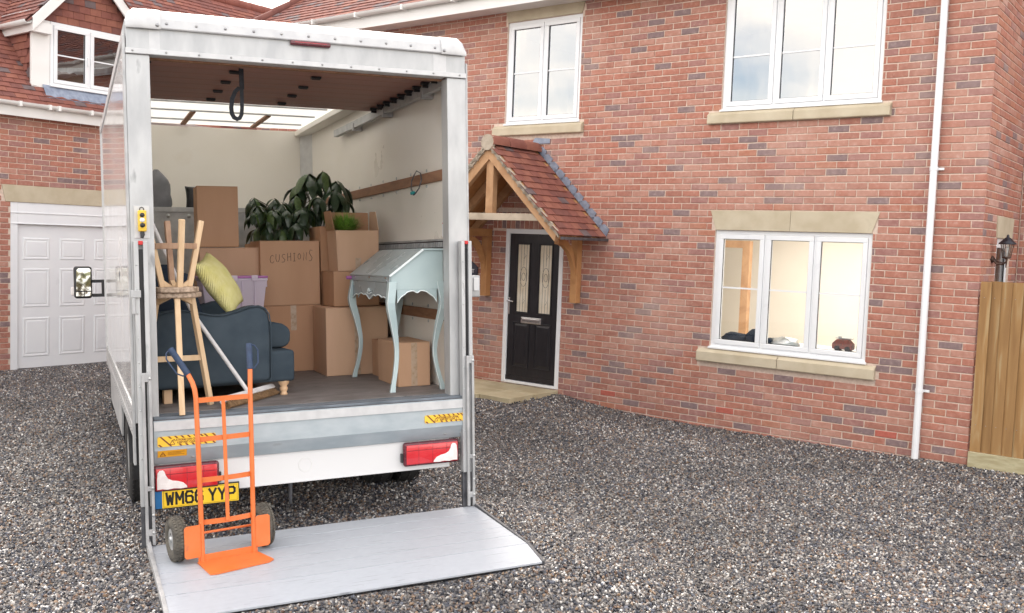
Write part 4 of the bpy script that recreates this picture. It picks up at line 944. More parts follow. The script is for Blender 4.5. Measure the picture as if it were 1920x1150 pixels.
m_ = MB(); n_ = 24
for i in range(n_):
    y_ = -3.5 + i * (1.35 / n_); dz = .006 * math.sin(i * 1.7); x2 = DX + .17
    m_.add([(DX + .035, y_, 3.975), (DX + .035, y_ + 1.35 / n_, 3.975), (x2, y_ + 1.35 / n_, groof(x2) + .035 + dz), (x2, y_, groof(x2) + .035 + .006 * math.sin((i - 1) * 1.7))], [(0, 3, 2, 1)])
gar.part('lead_apron', m_, 'lead')

# clipped hedge added unseen behind the viewpoint, only for its reflections
hg = MB(); hr = random.Random(2)
for i in range(5200):
    x = hr.uniform(-26, 26); z_ = hr.uniform(0, 1) ** .7 * (2.3 + .5 * mnoise.noise(Vector((x * .4, 0, 0)))); y = -21 + hr.uniform(-.5, .5); s_ = hr.uniform(.08, .2)
    a = Vector((hr.uniform(-1, 1), hr.uniform(-1, 1), hr.uniform(-1, 1))).normalized() * s_; b = Vector((hr.uniform(-1, 1), hr.uniform(-1, 1), hr.uniform(-1, 1))).normalized() * s_
    p = Vector((x, y, z_)); hg.add([tuple(p - a), tuple(p + b), tuple(p + a), tuple(p - b)], [(0, 1, 2, 3)])
M['reflection_hedge'] = pm('beech hedge', (.11, .06, .025), (.08, .09, .03), 1, .8)
single('reflection_hedge', None, None, hg, 'reflection_hedge', kind='stuff')
# ------------------------------------------------------------------ the van (frame V: x across, y towards the cab, z up; tail at y=0)
van = Thing('removal_van', 'white box removal van with its rear shutter open and tail lift lowered on the gravel', 'van', MV, (1.12, 2.4, 0))
P = van.part
W2, BL = 2.235, 4.9
FZ = .852
# body shell
m_ = MB(); m_.box(-.004, .022, .06, BL, .885, 3.22); P('side_panel', m_, 'van_white', bev=.003)
m_ = MB(); m_.box(W2 - .022, W2 + .004, .06, BL, .885, 3.22); P('side_panel', m_, 'van_white', bev=.003)
m_ = MB(); m_.box(.022, W2 - .022, BL - .03, BL, .885, 3.30); P('front_wall', m_, 'van_white')
for x0_, x1_, sg_ in ((-.012, .05, -1), (W2 - .05, W2 + .012, 1)):
    m_ = MB(); o_ = x0_ if sg_ < 0 else x1_; i_ = x1_ if sg_ < 0 else x0_
    pr = [(o_, 3.19), (o_, 3.25), (o_ - sg_ * .012, 3.30), (o_ - sg_ * .04, 3.335), (i_, 3.35), (i_, 3.325), (o_ - sg_ * .03, 3.29), (o_ - sg_ * .008, 3.19)]
    m_.prism(pr, 'y', .05, BL + .01); P('roof_rail', m_, 'alu_cap')
m_ = MB(); m_.box(.05, W2 - .05, .1, BL, 3.335, 3.345); P('roof', m_, 'roofskin')
for x0_ in (-.012, W2 - .006):      # lower alloy side rail with rivets
    m_ = MB(); m_.box(x0_, x0_ + .018, .08, BL + .01, .705, .90); m_.box(x0_ - .003, x0_ + .021, .08, BL + .01, .775, .79)
    sr = P('side_rail', m_, 'alu_dull', bev=.002)
    m_ = MB()
    for i in range(34):
        for z_ in (.74, .86):
            sx_ = -1 if x0_ < 1 else 1; xx = x0_ if sx_ < 0 else x0_ + .018
            m_.lathe([(.007, 0), (.005, .004), (0, .005)], 6, Matrix.Translation((xx, .2 + i * .14, z_)) @ Matrix.Rotation(sx_ * PI / 2, 4, 'Y'))
    P('rivets', m_, 'rivet', parent=sr)
    m_ = MB(); xx = -.012 if x0_ < 1 else W2 + .006
    m_.box(xx - .004, xx + .010, BL - .01, BL + .012, .70, 3.26); P('front_edge_trim', m_, 'alu_cap')
m_ = MB()
for x_ in (-.006, W2 + .006):
    for i in range(30): 
        sx_ = -1 if x_ < 1 else 1
        m_.lathe([(.006, 0), (.005, .003), (0, .004)], 6, Matrix.Translation((x_, BL - .002, .95 + i * .075)) @ Matrix.Rotation(sx_ * PI / 2, 4, 'Y'))
        m_.lathe([(.006, 0), (.005, .003), (0, .004)], 6, Matrix.Translation((x_ + sx_ * .002, .085, .95 + i * .075)) @ Matrix.Rotation(sx_ * PI / 2, 4, 'Y'))
P('panel_rivets', m_, 'rivet')
# lining
m_ = MB(); m_.box(.023, .034, .14, BL - .04, FZ, 3.25); P('side_lining', m_, 'van_grp')
m_ = MB(); m_.box(W2 - .035, W2 - .024, .14, BL - .04, FZ, 3.25); P('side_lining', m_, 'van_grp')
m_ = MB(); m_.box(.035, W2 - .036, BL - .06, BL - .045, FZ, 3.30); P('front_lining', m_, 'van_grp')
m_ = MB(); m_.prism([(W2 - .036, 4.58), (W2 - .036, BL - .062), (W2 - .12, BL - .062), (W2 - .12, 4.80)], 'z', FZ, 3.30); P('corner_post', m_, 'alu_cap', bev=.003)
m_ = MB(); m_.box(W2 - .18, W2 - .036, .12, BL - .062, 3.24, 3.30); P('cant_rail', m_, 'van_grp', bev=.01)
m_ = MB(); m_.box(.036, .18, .12, BL - .062, 3.24, 3.30); P('cant_rail', m_, 'van_grp', bev=.01)
for w_ in (2.3, 2.75, 3.25, 3.80, 4.45):
    m_ = MB(); m_.box(.18, W2 - .18, w_, w_ + .022, 3.318, 3.333); P('roof_bow', m_, 'alu_dull', bev=.003)
for u_ in (.80, 1.55):
    m_ = MB(); m_.box(u_, u_ + .05, 3.83, 4.80, 3.31, 3.33); P('roof_stringer', m_, 'batten')
# tie battens, cargo track
for z_, mt in ((2.445, 'batten'), (1.395, 'batten')):
    for x_ in (W2 - .055, .035):
        m_ = MB(); m_.box(x_, x_ + .019, .15, 4.55, z_ - .04, z_ + .04); bt_ = P('tie_batten', m_, mt, bev=.002)
        m_ = MB()
        for i in range(11):
            sx_ = -1 if x_ > 1 else 1; xx = W2 - .055 if x_ > 1 else .054
            for dz in (-.06, .06):
                m_.lathe([(.012, 0), (.011, .005), (0, .008)], 8, Matrix.Translation((W2 - .036 if x_ > 1 else .036, .35 + .38 * i, z_ + dz)) @ Matrix.Rotation(sx_ * PI / 2, 4, 'Y'))
        P('washers', m_, 'silver', parent=bt_)
for x_, sx_ in ((W2 - .036, -1), (.035, 1)):
    m_ = MB(); a, b = sorted((x_, x_ + sx_ * .008)); m_.box(a, b, .15, 4.55, 1.885, 1.97); tr_ = P('load_track', m_, 'black', bev=.001)
    m_ = MB(); a, b = sorted((x_ + sx_ * .008, x_ + sx_ * .022)); m_.box(a, b, .15, 4.55, 1.955, 1.968); m_.box(a, b, .15, 4.55, 1.887, 1.900)
    for i in range(90): m_.box(a, b - .004 * 0, .17 + i * .048, .17 + i * .048 + .026, 1.908, 1.946)
    P('track_slots', m_, 'alu_dull', parent=tr_)
# low sheet metal bulkhead and the shelf over the cab
m_ = MB(); m_.box(.036, W2 - .16, 3.60, 3.62, FZ, 2.335); m_.box(.036, W2 - .16, 3.585, 3.60, 2.30, 2.345); bk = P('bulkhead', m_, 'alu_dull')
m_ = MB(); m_.box(.036, W2 - .16, 3.621, BL - .065, 2.31, 2.335); P('cab_shelf', m_, 'alu_dull')
m_ = MB()
for i in range(11): m_.lathe([(.022, 0), (.018, .005), (.008, .006), (.006, .010), (0, .010)], 12, Matrix.Translation((.15 + i * .195, 3.599, 2.26)) @ Matrix.Rotation(PI / 2, 4, 'X'))
P('bulkhead_screws', m_, 'silver', parent=bk)
# floor and threshold
m_ = MB(); m_.box(.035, W2 - .036, .10, 3.6, .80, FZ); P('load_floor', m_, 'vanfloor')
m_ = MB(); m_.box(.10, W2 - .02, -.055, .10, .812, FZ - .004); P('threshold', m_, 'threshold', bev=.003)
m_ = MB(); m_.box(.085, W2 - .012, -.066, -.055, .79, .834); P('threshold_edge', m_, 'steel_dark', bev=.002)
# shutter rolled under the roof: brown boards on black rollers in side tracks
sh = None
for i in range(9):
    w0 = .14 + i * .205; m_ = MB(); m_.box(.09, W2 - .10, w0, w0 + .2, 3.135, 3.155)
    if sh is None: sh = P('shutter', m_, 'door_ply', bev=.002)
    else: P('shutter_board', m_, 'door_ply', bev=.002, parent=sh)
m_ = MB()
for i in range(1, 9):
    for u_ in (.73, 1.30):
        w_ = .14 + i * .205
        if i % 2 == 0: m_.box(u_ - .035, u_ + .035, w_ - .02, w_ + .02, 3.118, 3.134); m_.tube([(u_ - .03, w_, 3.12), (u_ + .03, w_, 3.12)], .009, 6)
P('hinges', m_, 'black', parent=sh, bev=.002)
m_ = MB()
for i in range(9):
    for u_ in (2.09, .12):
        w_ = .25 + i * .19; m_.box(u_ - .03, u_ + .035, w_ - .012, w_ + .02, 3.112, 3.132); m_.tube([(u_ - .02, w_, 3.10), (u_ + .045, w_, 3.10)], .011, 8)
P('rollers', m_, 'black', parent=sh)
for u_ in (2.135, .075):
    m_ = MB(); m_.box(u_ - .022, u_ + .022, .12, 3.25, 3.055, 3.075); m_.box(u_ + .016, u_ + .022, .12, 3.25, 3.075, 3.12); m_.box(u_ - .022, u_ - .016, .12, 3.25, 3.075, 3.12); P('shutter_track', m_, 'alu_dull')
    for w_ in (.55, 1.55, 2.5): m_ = MB(); m_.box(u_ - .03, u_ + .06, w_, w_ + .05, 3.03, 3.10); P('track_bracket', m_, 'alu_dull', bev=.002)
m_ = MB(); m_.box(.09, 2.14, .10, .14, 3.085, 3.16); P('shutter_end', m_, 'batten', parent=sh, bev=.003)
# pull strap with its loop
m_ = MB()
def strap(pts, wd):
    for i in range(len(pts) - 1): m_.bar(pts[i], pts[i + 1], wd, .004, up=(.35, -1, 0))
strap([(.755, .42, 3.13), (.757, .42, 3.03), (.757, .415, 2.99)], .034)
lp = [(.750 + .046 * math.sin(t_) * (1 if t_ < PI else 1) - .02, .415, 2.885 - .112 * math.cos(t_)) for t_ in [PI - .0 + 2 * PI * i / 24 for i in range(25)]]
lp_old = [(.735 + .040 * math.sin(a_) + .018 * math.cos(a_) * .8, .41 + .02 * math.sin(a_), 2.885 + .115 * math.cos(a_)) for a_ in [2 * PI * i / 26 for i in range(27)]]
ctr = [(.755, 3.0), (.757, 2.93), (.757, 2.86), (.753, 2.82), (.741, 2.795), (.722, 2.786), (.700, 2.795), (.686, 2.82), (.682, 2.86), (.690, 2.92), (.712, 2.97), (.742, 3.0)]
vs_ = []
for i, c_ in enumerate(ctr):
    a_, b_ = ctr[max(0, i - 1)], ctr[min(len(ctr) - 1, i + 1)]; d_ = Vector((b_[0] - a_[0], 0, b_[1] - a_[1])).normalized(); n_ = Vector((-d_.z, 0, d_.x)) * .0135
    tw = .010 * math.sin(i / 11 * PI * 2)
    for s_ in (-1, 1): vs_ += [(c_[0] + s_ * n_.x, .415 + s_ * .006 + tw, c_[1] + s_ * n_.z), (c_[0] + s_ * n_.x, .419 + s_ * .006 + tw, c_[1] + s_ * n_.z)]
fs_ = []
for i in range(len(ctr) - 1):
    a_ = 4 * i; fs_ += [(a_, a_ + 2, a_ + 6, a_ + 4), (a_ + 1, a_ + 5, a_ + 7, a_ + 3), (a_, a_ + 4, a_ + 5, a_ + 1), (a_ + 2, a_ + 3, a_ + 7, a_ + 6)]
m_.add(vs_, fs_)
P('pull_strap', m_, 'strap', parent=sh)
# rear frame
m_ = MB(); m_.box(.0, .138, -.0, .12, FZ - .04, 3.09); P('rear_post', m_, 'alu', bev=.004)
m_ = MB(); m_.box(2.096, W2 + .002, -.0, .12, FZ - .04, 3.09); P('rear_post', m_, 'alu', bev=.004)
for a, b in ((-.016, -.001), (W2 + .003, W2 + .018)):
    m_ = MB(); m_.box(a, b, .004, .10, .55, 3.20); P('post_edge', m_, 'alu_dull', bev=.002)
m_ = MB(); m_.box(.004, W2 - .002, .0, .12, 3.128, 3.29); hd = P('header_beam', m_, 'alu', bev=.003)
m_ = MB(); m_.box(.0, W2 + .002, -.016, .02, 3.092, 3.127); m_.box(.14, 2.095, .02, .1, 3.095, 3.112); P('header_lip', m_, 'alu_cap', bev=.004)
def cap(a, b, dz=0, ex=0, endl=False, endr=False):
    mb = MB(); pr = [(-.022 - ex, 3.252), (-.026 - ex, 3.258), (-.024 - ex, 3.31), (-.008 - ex * .6, 3.352 + ex), (.03, 3.372 + ex), (.12, 3.374 + ex), (.12, 3.292), (-.002, 3.292), (-.002, 3.252)]
    mb.prism(pr, 'x', a, b); return mb
P('header_cap', cap(.195, 2.055), 'alu_cap', parent=hd)
for sg_, a, b, o_ in ((-1, .0, .205, .0), (1, 2.045, W2 + .002, W2 + .002)):     # moulded corner caps
    m_ = MB(); m_.smooth = True; n_ = 8; vs_ = []
    pr = [(-.030, 3.246), (-.033, 3.252), (-.030, 3.31), (-.012, 3.352), (.03, 3.376), (.12, 3.378)]
    for i in range(n_ + 1):
        t_ = i / n_; x_ = (b - (b - a) * t_) if sg_ < 0 else (a + (b - a) * t_)
        k = 1 - max(0, (t_ - .72) / .28) ** 2.4 * .62
        for (y_, z_) in pr: vs_.append((x_ - sg_ * -.0, y_ + (0 if t_ < .6 else (t_ - .6) * .03), 3.25 + (z_ - 3.25) * (k if z_ > 3.26 else 1)))
    q_ = len(pr); m_.add(vs_, [(i * q_ + k, i * q_ + k + 1, (i + 1) * q_ + k + 1, (i + 1) * q_ + k) for i in range(n_) for k in range(q_ - 1)])
    P('corner_cap', m_, 'alu_cap', parent=hd)
m_ = MB()
for i in range(11): m_.lathe([(.010, 0), (.008, .004), (0, .006)], 8, Matrix.Translation((.24 + i * .176, -.025, 3.285)) @ Matrix.Rotation(PI / 2, 4, 'X'))
for x_ in (.185, 2.065): m_.lathe([(.012, 0), (.010, .004), (0, .006)], 8, Matrix.Translation((x_, -.034, 3.27)) @ Matrix.Rotation(PI / 2, 4, 'X'))
for i in range(12): m_.lathe([(.007, 0), (.006, .003), (0, .004)], 8, Matrix.Translation((.04 + i * .195, -.017, 3.11)) @ Matrix.Rotation(PI / 2, 4, 'X'))
P('header_screws', m_, 'rivet', parent=hd)
m_ = MB(); m_.box(1.0, 1.268, -.03, -.001, 3.222, 3.254); ml = P('marker_light', m_, 'lens_dark', bev=.012, seg=4)
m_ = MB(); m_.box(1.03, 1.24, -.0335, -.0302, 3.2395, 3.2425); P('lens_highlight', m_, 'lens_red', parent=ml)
m_ = MB(); m_.box(.138, .200, -.0012, -.0002, 3.128, 3.245); m_.box(1.995, 2.09, -.0012, -.0002, 3.128, 3.245); P('joint_plate', m_, 'alu_cap', parent=hd)
# control pendant on the left post
m_ = MB(); m_.box(.022, .112, -.006, -.0005, 1.965, 2.165); P('control_plate', m_, 'alu_cap', bev=.001)
m_ = MB(); m_.box(.043, .092, -.05, -.0065, 2.005, 2.135); cb = P('control_box', m_, 'control_yellow', bev=.007, seg=3)
for z_, mt in ((2.105, 'black'), (2.075, 'upvc'), (2.043, 'black')):
    m_ = MB(); m_.lathe([(.0145, 0), (.0145, .004), (.011, .012), (0, .013)], 16, Matrix.Translation((.067, -.05, z_)) @ Matrix.Rotation(PI / 2, 4, 'X')); P('button', m_, mt, parent=cb)
m_ = MB(); m_.tube([(.067, -.028, 2.005), (.067, -.03, 1.985), (.064, -.035, 1.965)], [.012, .014, .008], 10); P('cable_gland', m_, 'black', parent=cb)
m_ = MB(); m_.tube([(.055, -.02, 2.135), (.057, -.02, 2.150), (.067, -.02, 2.155), (.077, -.02, 2.150), (.079, -.02, 2.135)], .003, 6); P('hanging_eye', m_, 'black', parent=cb)
m_ = MB(); m_.box(.080, .084, -.051, -.0498, 2.035, 2.055); P('control_print', m_, 'ink_brown', parent=cb)
# lift columns, belts and arms
for sg_, a, b in ((-1, .012, .092), (1, 2.160, 2.240)):
    tp = 1.945
    m_ = MB(); c_ = (a + b) / 2
    m_.box(a, c_ - .013, -.075, -.012, .30, tp); m_.box(c_ + .013, b, -.075, -.012, .30, tp); m_.box(a, b, -.024, -.012, .30, tp)
    cl_ = P('lift_column', m_, 'alu', bev=.003)
    m_ = MB(); m_.box(c_ - .012, c_ + .012, -.052, -.026, .30, tp - .05); P('lift_belt', m_, 'black', parent=cl_)
    m_ = MB(); m_.box(c_ - .013, c_ + .013, -.078, -.024, tp - .022, tp + .002); P('end_stop', m_, 'red_cap', parent=cl_, bev=.003)
    # sliding arm that carries the platform
    m_ = MB(); xa_ = c_ + .012 * 1
    for dx in (-.020, .018):
        m_.box(xa_ + dx - .009, xa_ + dx + .009, -.10, -.078, .06, 1.13)
    m_.box(xa_ - .026, xa_ + .026, -.098, -.080, 1.08, 1.135); m_.box(xa_ - .026, xa_ + .026, -.097, -.081, .40, .43); m_.box(xa_ - .026, xa_ + .026, -.097, -.081, .12, .16)
    P('lift_arm', m_, 'alu_dull', parent=cl_, bev=.002)
    m_ = MB(); m_.box(a + .0, b - .01, -.06, -.03, .04, .30); P('lift_foot', m_, 'steel_dark', parent=cl_, bev=.003)
    m_ = MB()
    for z_ in (1.10, .42, .14, .25): m_.lathe([(.010, 0), (.010, .006), (0, .008)], 8, Matrix.Translation((xa_ + .018, -.10, z_)) @ Matrix.Rotation(PI / 2, 4, 'X'))
    for i in range(9): m_.lathe([(.006, 0), (.005, .003), (0, .004)], 6, Matrix.Translation((a + .012, -.075, .6 + i * .15)) @ Matrix.Rotation(PI / 2, 4, 'X'))
    P('bolts', m_, 'silver', parent=cl_)
m_ = MB(); m_.box(.0 - .012, .045, -.10, -.076, 1.60, 1.645); m_.box(-.008, .012, -.098, -.076, 1.50, 1.60); P('lock_catch', m_, 'alu_dull', bev=.003)
m_ = MB(); m_.box(2.246, 2.325, -.02, .05, 1.545, 1.70); sm2 = P('side_lamp', m_, 'alu_dull', bev=.008, seg=3)
m_ = MB(); m_.box(2.272, 2.313, -.030, -.021, 1.59, 1.685); P('side_lamp_lens', m_, 'alu_cap', parent=sm2, bev=.004)
# sill under the deck
m_ = MB(); m_.prism([(-.055, .832), (-.068, .828), (-.068, .79), (-.062, .782), (-.066, .640), (-.010, .545), (.05, .545), (.05, .811), (-.055, .811)], 'x', .096, W2 - .022); sl = P('rear_sill', m_, 'sill_grey', bev=.004)
m_ = MB(); m_.box(.10, W2 - .03, -.0705, -.0685, .765, .822); P('sill_strip', m_, 'alu_cap', parent=sl)
m_ = MB(); m_.box(.10, 2.085, .005, .03, .335, .545); bm_ = P('bumper', m_, 'van_white', bev=.004)
m_ = MB(); m_.tube([(1.05 + .045 * math.cos(t_), .004, .45 + .045 * math.sin(t_)) for t_ in [PI * i / 10 for i in range(21)]], .0015, 5); P('speed_ring', m_, 'upvc_cream', parent=bm_)
m_ = MB()
for x_ in (.33, 2.04, 2.16): m_.lathe([(.014, 0), (.014, .003), (0, .004)], 12, Matrix.Translation((x_, -.028, .585)) @ Matrix.Rotation(PI * .35, 4, 'X'))
P('sill_bolts', m_, 'rivet', parent=sl)
def hazard(x0_, x1_, z0_, z1_, flip=False):
    yb = -.0692; m_ = MB(); m_.prism([(x0_ + .008, z0_), (x1_ - .008, z0_), (x1_, z0_ + .008), (x1_, z1_ - .008), (x1_ - .008, z1_), (x0_ + .008, z1_), (x0_, z1_ - .008), (x0_, z0_ + .008)], 'y', yb - .0012, yb + .004)
    st = P('warning_sticker', m_, 'yellow', parent=sl); m_ = MB(); h = z1_ - z0_; L = x1_ - x0_; y_ = yb - .0018; y2 = yb - .0013
    def strp(x, za, zb, w_=.012, k=1.0): m_.prism([(x + k * (z1_ - za), za), (x + k * (z1_ - za) + w_, za), (x + k * (z1_ - zb) + w_, zb), (x + k * (z1_ - zb), zb)], 'y', y_, y2)
    strp(x0_ + .012, z0_, z1_); strp(x1_ - .075, z0_, z1_)
    strp(x0_ + .005 - h * .8, z0_ + .0, z0_ + h * .25); strp(x1_ - .026, z1_ - h * .3, z1_)
    for i in range(6):
        x = x0_ + .06 + i * (L - .16) / 5
        strp(x, z1_ - h * .24, z1_); 
        if i: strp(x - .02, z0_, z0_ + h * .2, k=.9)
    for x in (x0_ + L * .25, x1_ - L * .27):
        a = .5 * h; m_.prism([(x - a * .55, z0_ + .01), (x + a * .55, z0_ + .01), (x, z0_ + .01 + a)], 'y', y_, y2)
    P('sticker_print', m_, 'ink_brown', parent=st)
    m_ = MB()
    for x in (x0_ + L * .25, x1_ - L * .27):
        a = .5 * h; m_.prism([(x - a * .36, z0_ + .0145), (x + a * .36, z0_ + .0145), (x, z0_ + .005 + a * .86)], 'y', y_ - .0003, y_ - .0001)
    P('sticker_sign', m_, 'yellow', parent=st)
    TT = lambda x, z: Matrix.Translation((x, y_ - .0002, z)) @ Matrix.Rotation(PI / 2, 4, 'X')
    t1 = text_mb('PLATFORM CAN CRUSH', .0185, TT((x0_ + x1_) / 2, z0_ + h * .50), .0002, sx=L / .40 * .93, align='CENTER', bold=.0004); P('sticker_text', t1, 'ink_brown', parent=st)
    t2 = text_mb('KEEP FEET CLEAR', .0185, TT((x0_ + x1_) / 2, z0_ + h * .24), .0002, sx=L / .40 * .93, align='CENTER', bold=.0004); P('sticker_text', t2, 'ink_brown', parent=st)
hazard(.118, .468, .664, .728); hazard(1.875, 2.212, .672, .728)
m_ = MB(); m_.add([(.118, -.064, .655), (.295, -.064, .655)], []); m_ = MB()
def slope_y(z_): return -.066 + (.640 - z_) / .095 * .056 if z_ < .64 else -.066
m_.add([(.118, slope_y(.594) - .003, .594), (.292, slope_y(.594) - .003, .594), (.292, slope_y(.640) - .003, .640), (.118, slope_y(.640) - .003, .640)], [(0, 1, 2, 3)]); st = P('electric_sticker', m_, 'yellow_deep', parent=sl)
Ts = face_T((.118, slope_y(.594) - .0035, .594), (1, 0, 0), (0, slope_y(.640) - slope_y(.594), .046))
m_ = MB(); m_.prism([(.012, .008), (.050, .008), (.031, .044)], 'z', 0, .0004, Ts); P('sticker_print', m_, 'ink_brown', parent=st)
m_ = MB(); m_.prism([(.019, .0115), (.043, .0115), (.031, .036)], 'z', .0005, .0007, Ts); P('sticker_sign', m_, 'yellow_deep', parent=st)
m_ = MB(); m_.prism([(.033, .031), (.027, .021), (.031, .021), (.029, .013), (.035, .023), (.031, .023)], 'z', .0008, .001, Ts)
for i in range(3): m_.box(.060, .160 - .02 * (i == 1), .018 + i * .010 - .001, .018 + i * .010 + .001, .0002, .0005, Ts)
P('sticker_print', m_, 'ink_brown', parent=st)
# lamps and plate
for sg_, a, b in ((-1, .088, .490), (1, 1.728, 2.142)):
    c0, c1 = .372, .540
    m_ = MB(); m_.box(a, b, -.045, .004, c0, c1); tl = P('tail_light', m_, 'lens_dark', bev=.02, seg=4)
    m_ = MB(); m_.box(a + .016, b - .016, -.056, -.045, c0 + .016, c1 - .016); P('red_lens', m_, 'lens_red', bev=.010, seg=3, parent=tl)
    o_ = a + .022 if sg_ < 0 else b - .022; s_ = 1 if sg_ < 0 else -1
    shp = [(0, 0), (0, .062), (.004, .105), (.016, .122), (.036, .124), (.046, .112), (.052, .090), (.066, .066), (.092, .052), (.125, .046), (.155, .034), (.176, .012), (.180, .0), (.14, -.004), (.10, .001), (.06, -.004), (.03, .002)]
    m_ = MB(); m_.prism([(o_ + s_ * x, c0 + .022 + z * .98) for x, z in shp], 'y', -.0605, -.0562); P('white_lens', m_, 'lens_white', parent=tl, bev=.0015)
    m_ = MB(); m_.box(a + .02, b - .02, -.0566, -.0562, c0 + .112, c0 + .115)
    for i in range(1, 4): xx = a + (b - a) * i / 4; m_.box(xx, xx + .002, -.0566, -.0562, c0 + .02, c1 - .02)
    P('lens_lines', m_, 'lens_dark', parent=tl)
    m_ = MB(); m_.box(b if sg_ < 0 else a - .012, b + .012 if sg_ < 0 else a, -.03, .003, c0 + .03, c0 + .09); P('lamp_mount', m_, 'black', parent=tl)
m_ = MB(); m_.box(.092, .612, -.036, -.028, .262, .392); np_ = P('number_plate', m_, 'black', bev=.002)
m_ = MB(); m_.box(.139, .605, -.0385, -.0362, .270, .383); P('plate_face', m_, 'plate_yellow', parent=np_)
m_ = MB(); m_.box(.098, .1385, -.0385, -.0362, .270, .383); P('plate_band', m_, 'plate_blue', parent=np_)
m_ = MB()
for q in ((.147, .597, .2755, .2770), (.147, .597, .3762, .3777)): m_.box(q[0], q[1], -.0391, -.0386, q[2], q[3])
for q in ((.147, .1485), (.5955, .597)): m_.box(q[0], q[1], -.0391, -.0386, .2755, .3777)
P('plate_border', m_, 'ink', parent=np_)
def glyphs(mb, s, x, z, cw, ch, st_, y, gap):
    G = {'W': [[(0, 1), (.22, 0)], [(.22, 0), (.5, .75)], [(.5, .75), (.78, 0)], [(.78, 0), (1, 1)]], 'M': [[(0, 0), (0, 1)], [(0, 1), (.5, .35)], [(.5, .35), (1, 1)], [(1, 1), (1, 0)]],
         '6': [[(1, .86), (.82, 1)], [(.82, 1), (.2, 1)], [(.2, 1), (0, .8)], [(0, .8), (0, .15)], [(0, .15), (.18, 0)], [(.18, 0), (.82, 0)], [(.82, 0), (1, .15)], [(1, .15), (1, .42)], [(1, .42), (.82, .58)], [(.82, .58), (.1, .58)]],
         'Y': [[(0, 1), (.5, .45)], [(1, 1), (.5, .45)], [(.5, .45), (.5, 0)]], 'P': [[(0, 0), (0, 1)], [(0, 1), (.8, 1)], [(.8, 1), (1, .85)], [(1, .85), (1, .58)], [(1, .58), (.8, .44)], [(.8, .44), (0, .44)]]}
    for c_ in s:
        if c_ == ' ': x += cw * .62; continue
        for p_, q_ in G[c_]:
            a = Vector((x + p_[0] * cw, y, z + p_[1] * ch)); b = Vector((x + q_[0] * cw, y, z + q_[1] * ch)); d_ = (b - a).normalized() * st_ * .42
            mb.bar(a - d_, b + d_, .0006, st_, up=Vector((0, 1, 0)).cross(d_.normalized()))
        x += cw + gap
m_ = MB(); glyphs(m_, 'WM66 YYP', .165, .291, .040, .071, .0140, -.0390, .0185); P('registration', m_, 'ink', parent=np_)
# running gear
def tyre(cx_, cy_, cz_, r_, w_, name='wheel'):
    T = Matrix.Translation((cx_, cy_, cz_)) @ Matrix.Rotation(PI / 2, 4, 'Y'); h = w_ / 2
    m_ = MB(); m_.lathe([(.0, -h * .5), (r_ * .30, -h * .5), (r_ * .33, -h * .8), (r_ * .56, -h * .75), (r_ * .58, -h * .9)], 24, T); m_.lathe([(r_ * .58, h * .9), (r_ * .56, h * .75), (r_ * .33, h * .8), (r_ * .30, h * .5), (0, h * .5)], 24, T)
    w0 = P('wheel', m_, 'silver')
    m_ = MB(); m_.lathe([(r_ * .56, -h * .85), (r_ * .62, -h), (r_ * .86, -h * 1.02), (r_ * .96, -h * .85), (r_, -h * .6), (r_, h * .6), (r_ * .96, h * .85), (r_ * .86, h * 1.02), (r_ * .62, h), (r_ * .56, h * .85)], 36, T)
    for k in range(48):
        for x_ in (-.5, 0, .5): m_.box(-.006, .006, -.016, .016, 0, .008, T @ Matrix.Rotation(2 * PI * (k + .5 * (x_ == 0)) / 48, 4, 'Z') @ Matrix.Translation((r_ - .002, 0, x_ * w_ * .8)) @ Matrix.Rotation(PI / 2, 4, 'Y'))
    P('tyre', m_, 'rubber', parent=w0)
RW = .335
tyre(.10, 1.27, .045 + RW - .01, RW, .19); tyre(.32, 1.27, .04 + RW - .01, RW, .19); tyre(2.13, 1.27, -.03 + RW, RW, .19); tyre(1.90, 1.27, -.02 + RW, RW, .19)
tyre(.13, 5.15, .165 + RW - .012, RW, .2); tyre(2.1, 5.15, .10 + RW - .012, RW, .2)
m_ = MB(); m_.box(.55, .63, .1, 6.6, .55, .70); m_.box(1.6, 1.68, .1, 6.6, .55, .70); m_.box(.2, 2.0, .12, .2, .50, .60); m_.tube([(.3, 1.27, .37), (1.95, 1.27, .33)], .05, 12); m_.lathe([(0, -.14), (.10, -.12), (.15, 0), (.10, .12), (0, .14)], 14, Matrix.Translation((1.1, 1.27, .35)) @ Matrix.Rotation(PI / 2, 4, 'X')); m_.box(.4, .62, 1.9, 2.8, .35, .62)
P('chassis', m_, 'steel_dark', bev=.006)
m_ = MB(); m_.tube([(1.28, 2.5, .48), (1.30, 1.6, .40), (1.12, .62, .33), (.95, .42, .30), (.80, .34, .30)], .035, 10); m_.tube([(.5, .2, .33), (.9, .22, .30), (1.3, .25, .30), (1.65, .24, .335)], .008, 8); m_.box(.68, .80, .3, .7, .26, .40); m_.tube([(.98, .16, .36), (.98, .16, .16)], [.018, .012], 8)
P('exhaust', m_, 'steel_dark')
for u_ in (.12, 2.04):
    m_ = MB(); m_.box(u_ - .10, u_ + .12, .84, .85, .28, .66); P('mud_flap', m_, 'black')
for u_ in (-.0, 2.0):
    m_ = MB(); vs_ = []; n_ = 10
    for i in range(n_ + 1):
        t_ = PI * (.02 + .96 * i / n_); vs_ += [(u_, 1.27 + .40 * math.cos(t_), .38 + .36 * math.sin(t_)), (u_ + .235, 1.27 + .40 * math.cos(t_), .38 + .36 * math.sin(t_))]
    m_.smooth = True; m_.add(vs_, [(2 * i, 2 * i + 1, 2 * i + 3, 2 * i + 2) for i in range(n_)]); P('wheel_arch', m_, 'black')
m_ = MB(); m_.box(-.0, .02, 2.0, 4.3, .40, .68); P('side_skirt', m_, 'alu_dull', bev=.003)
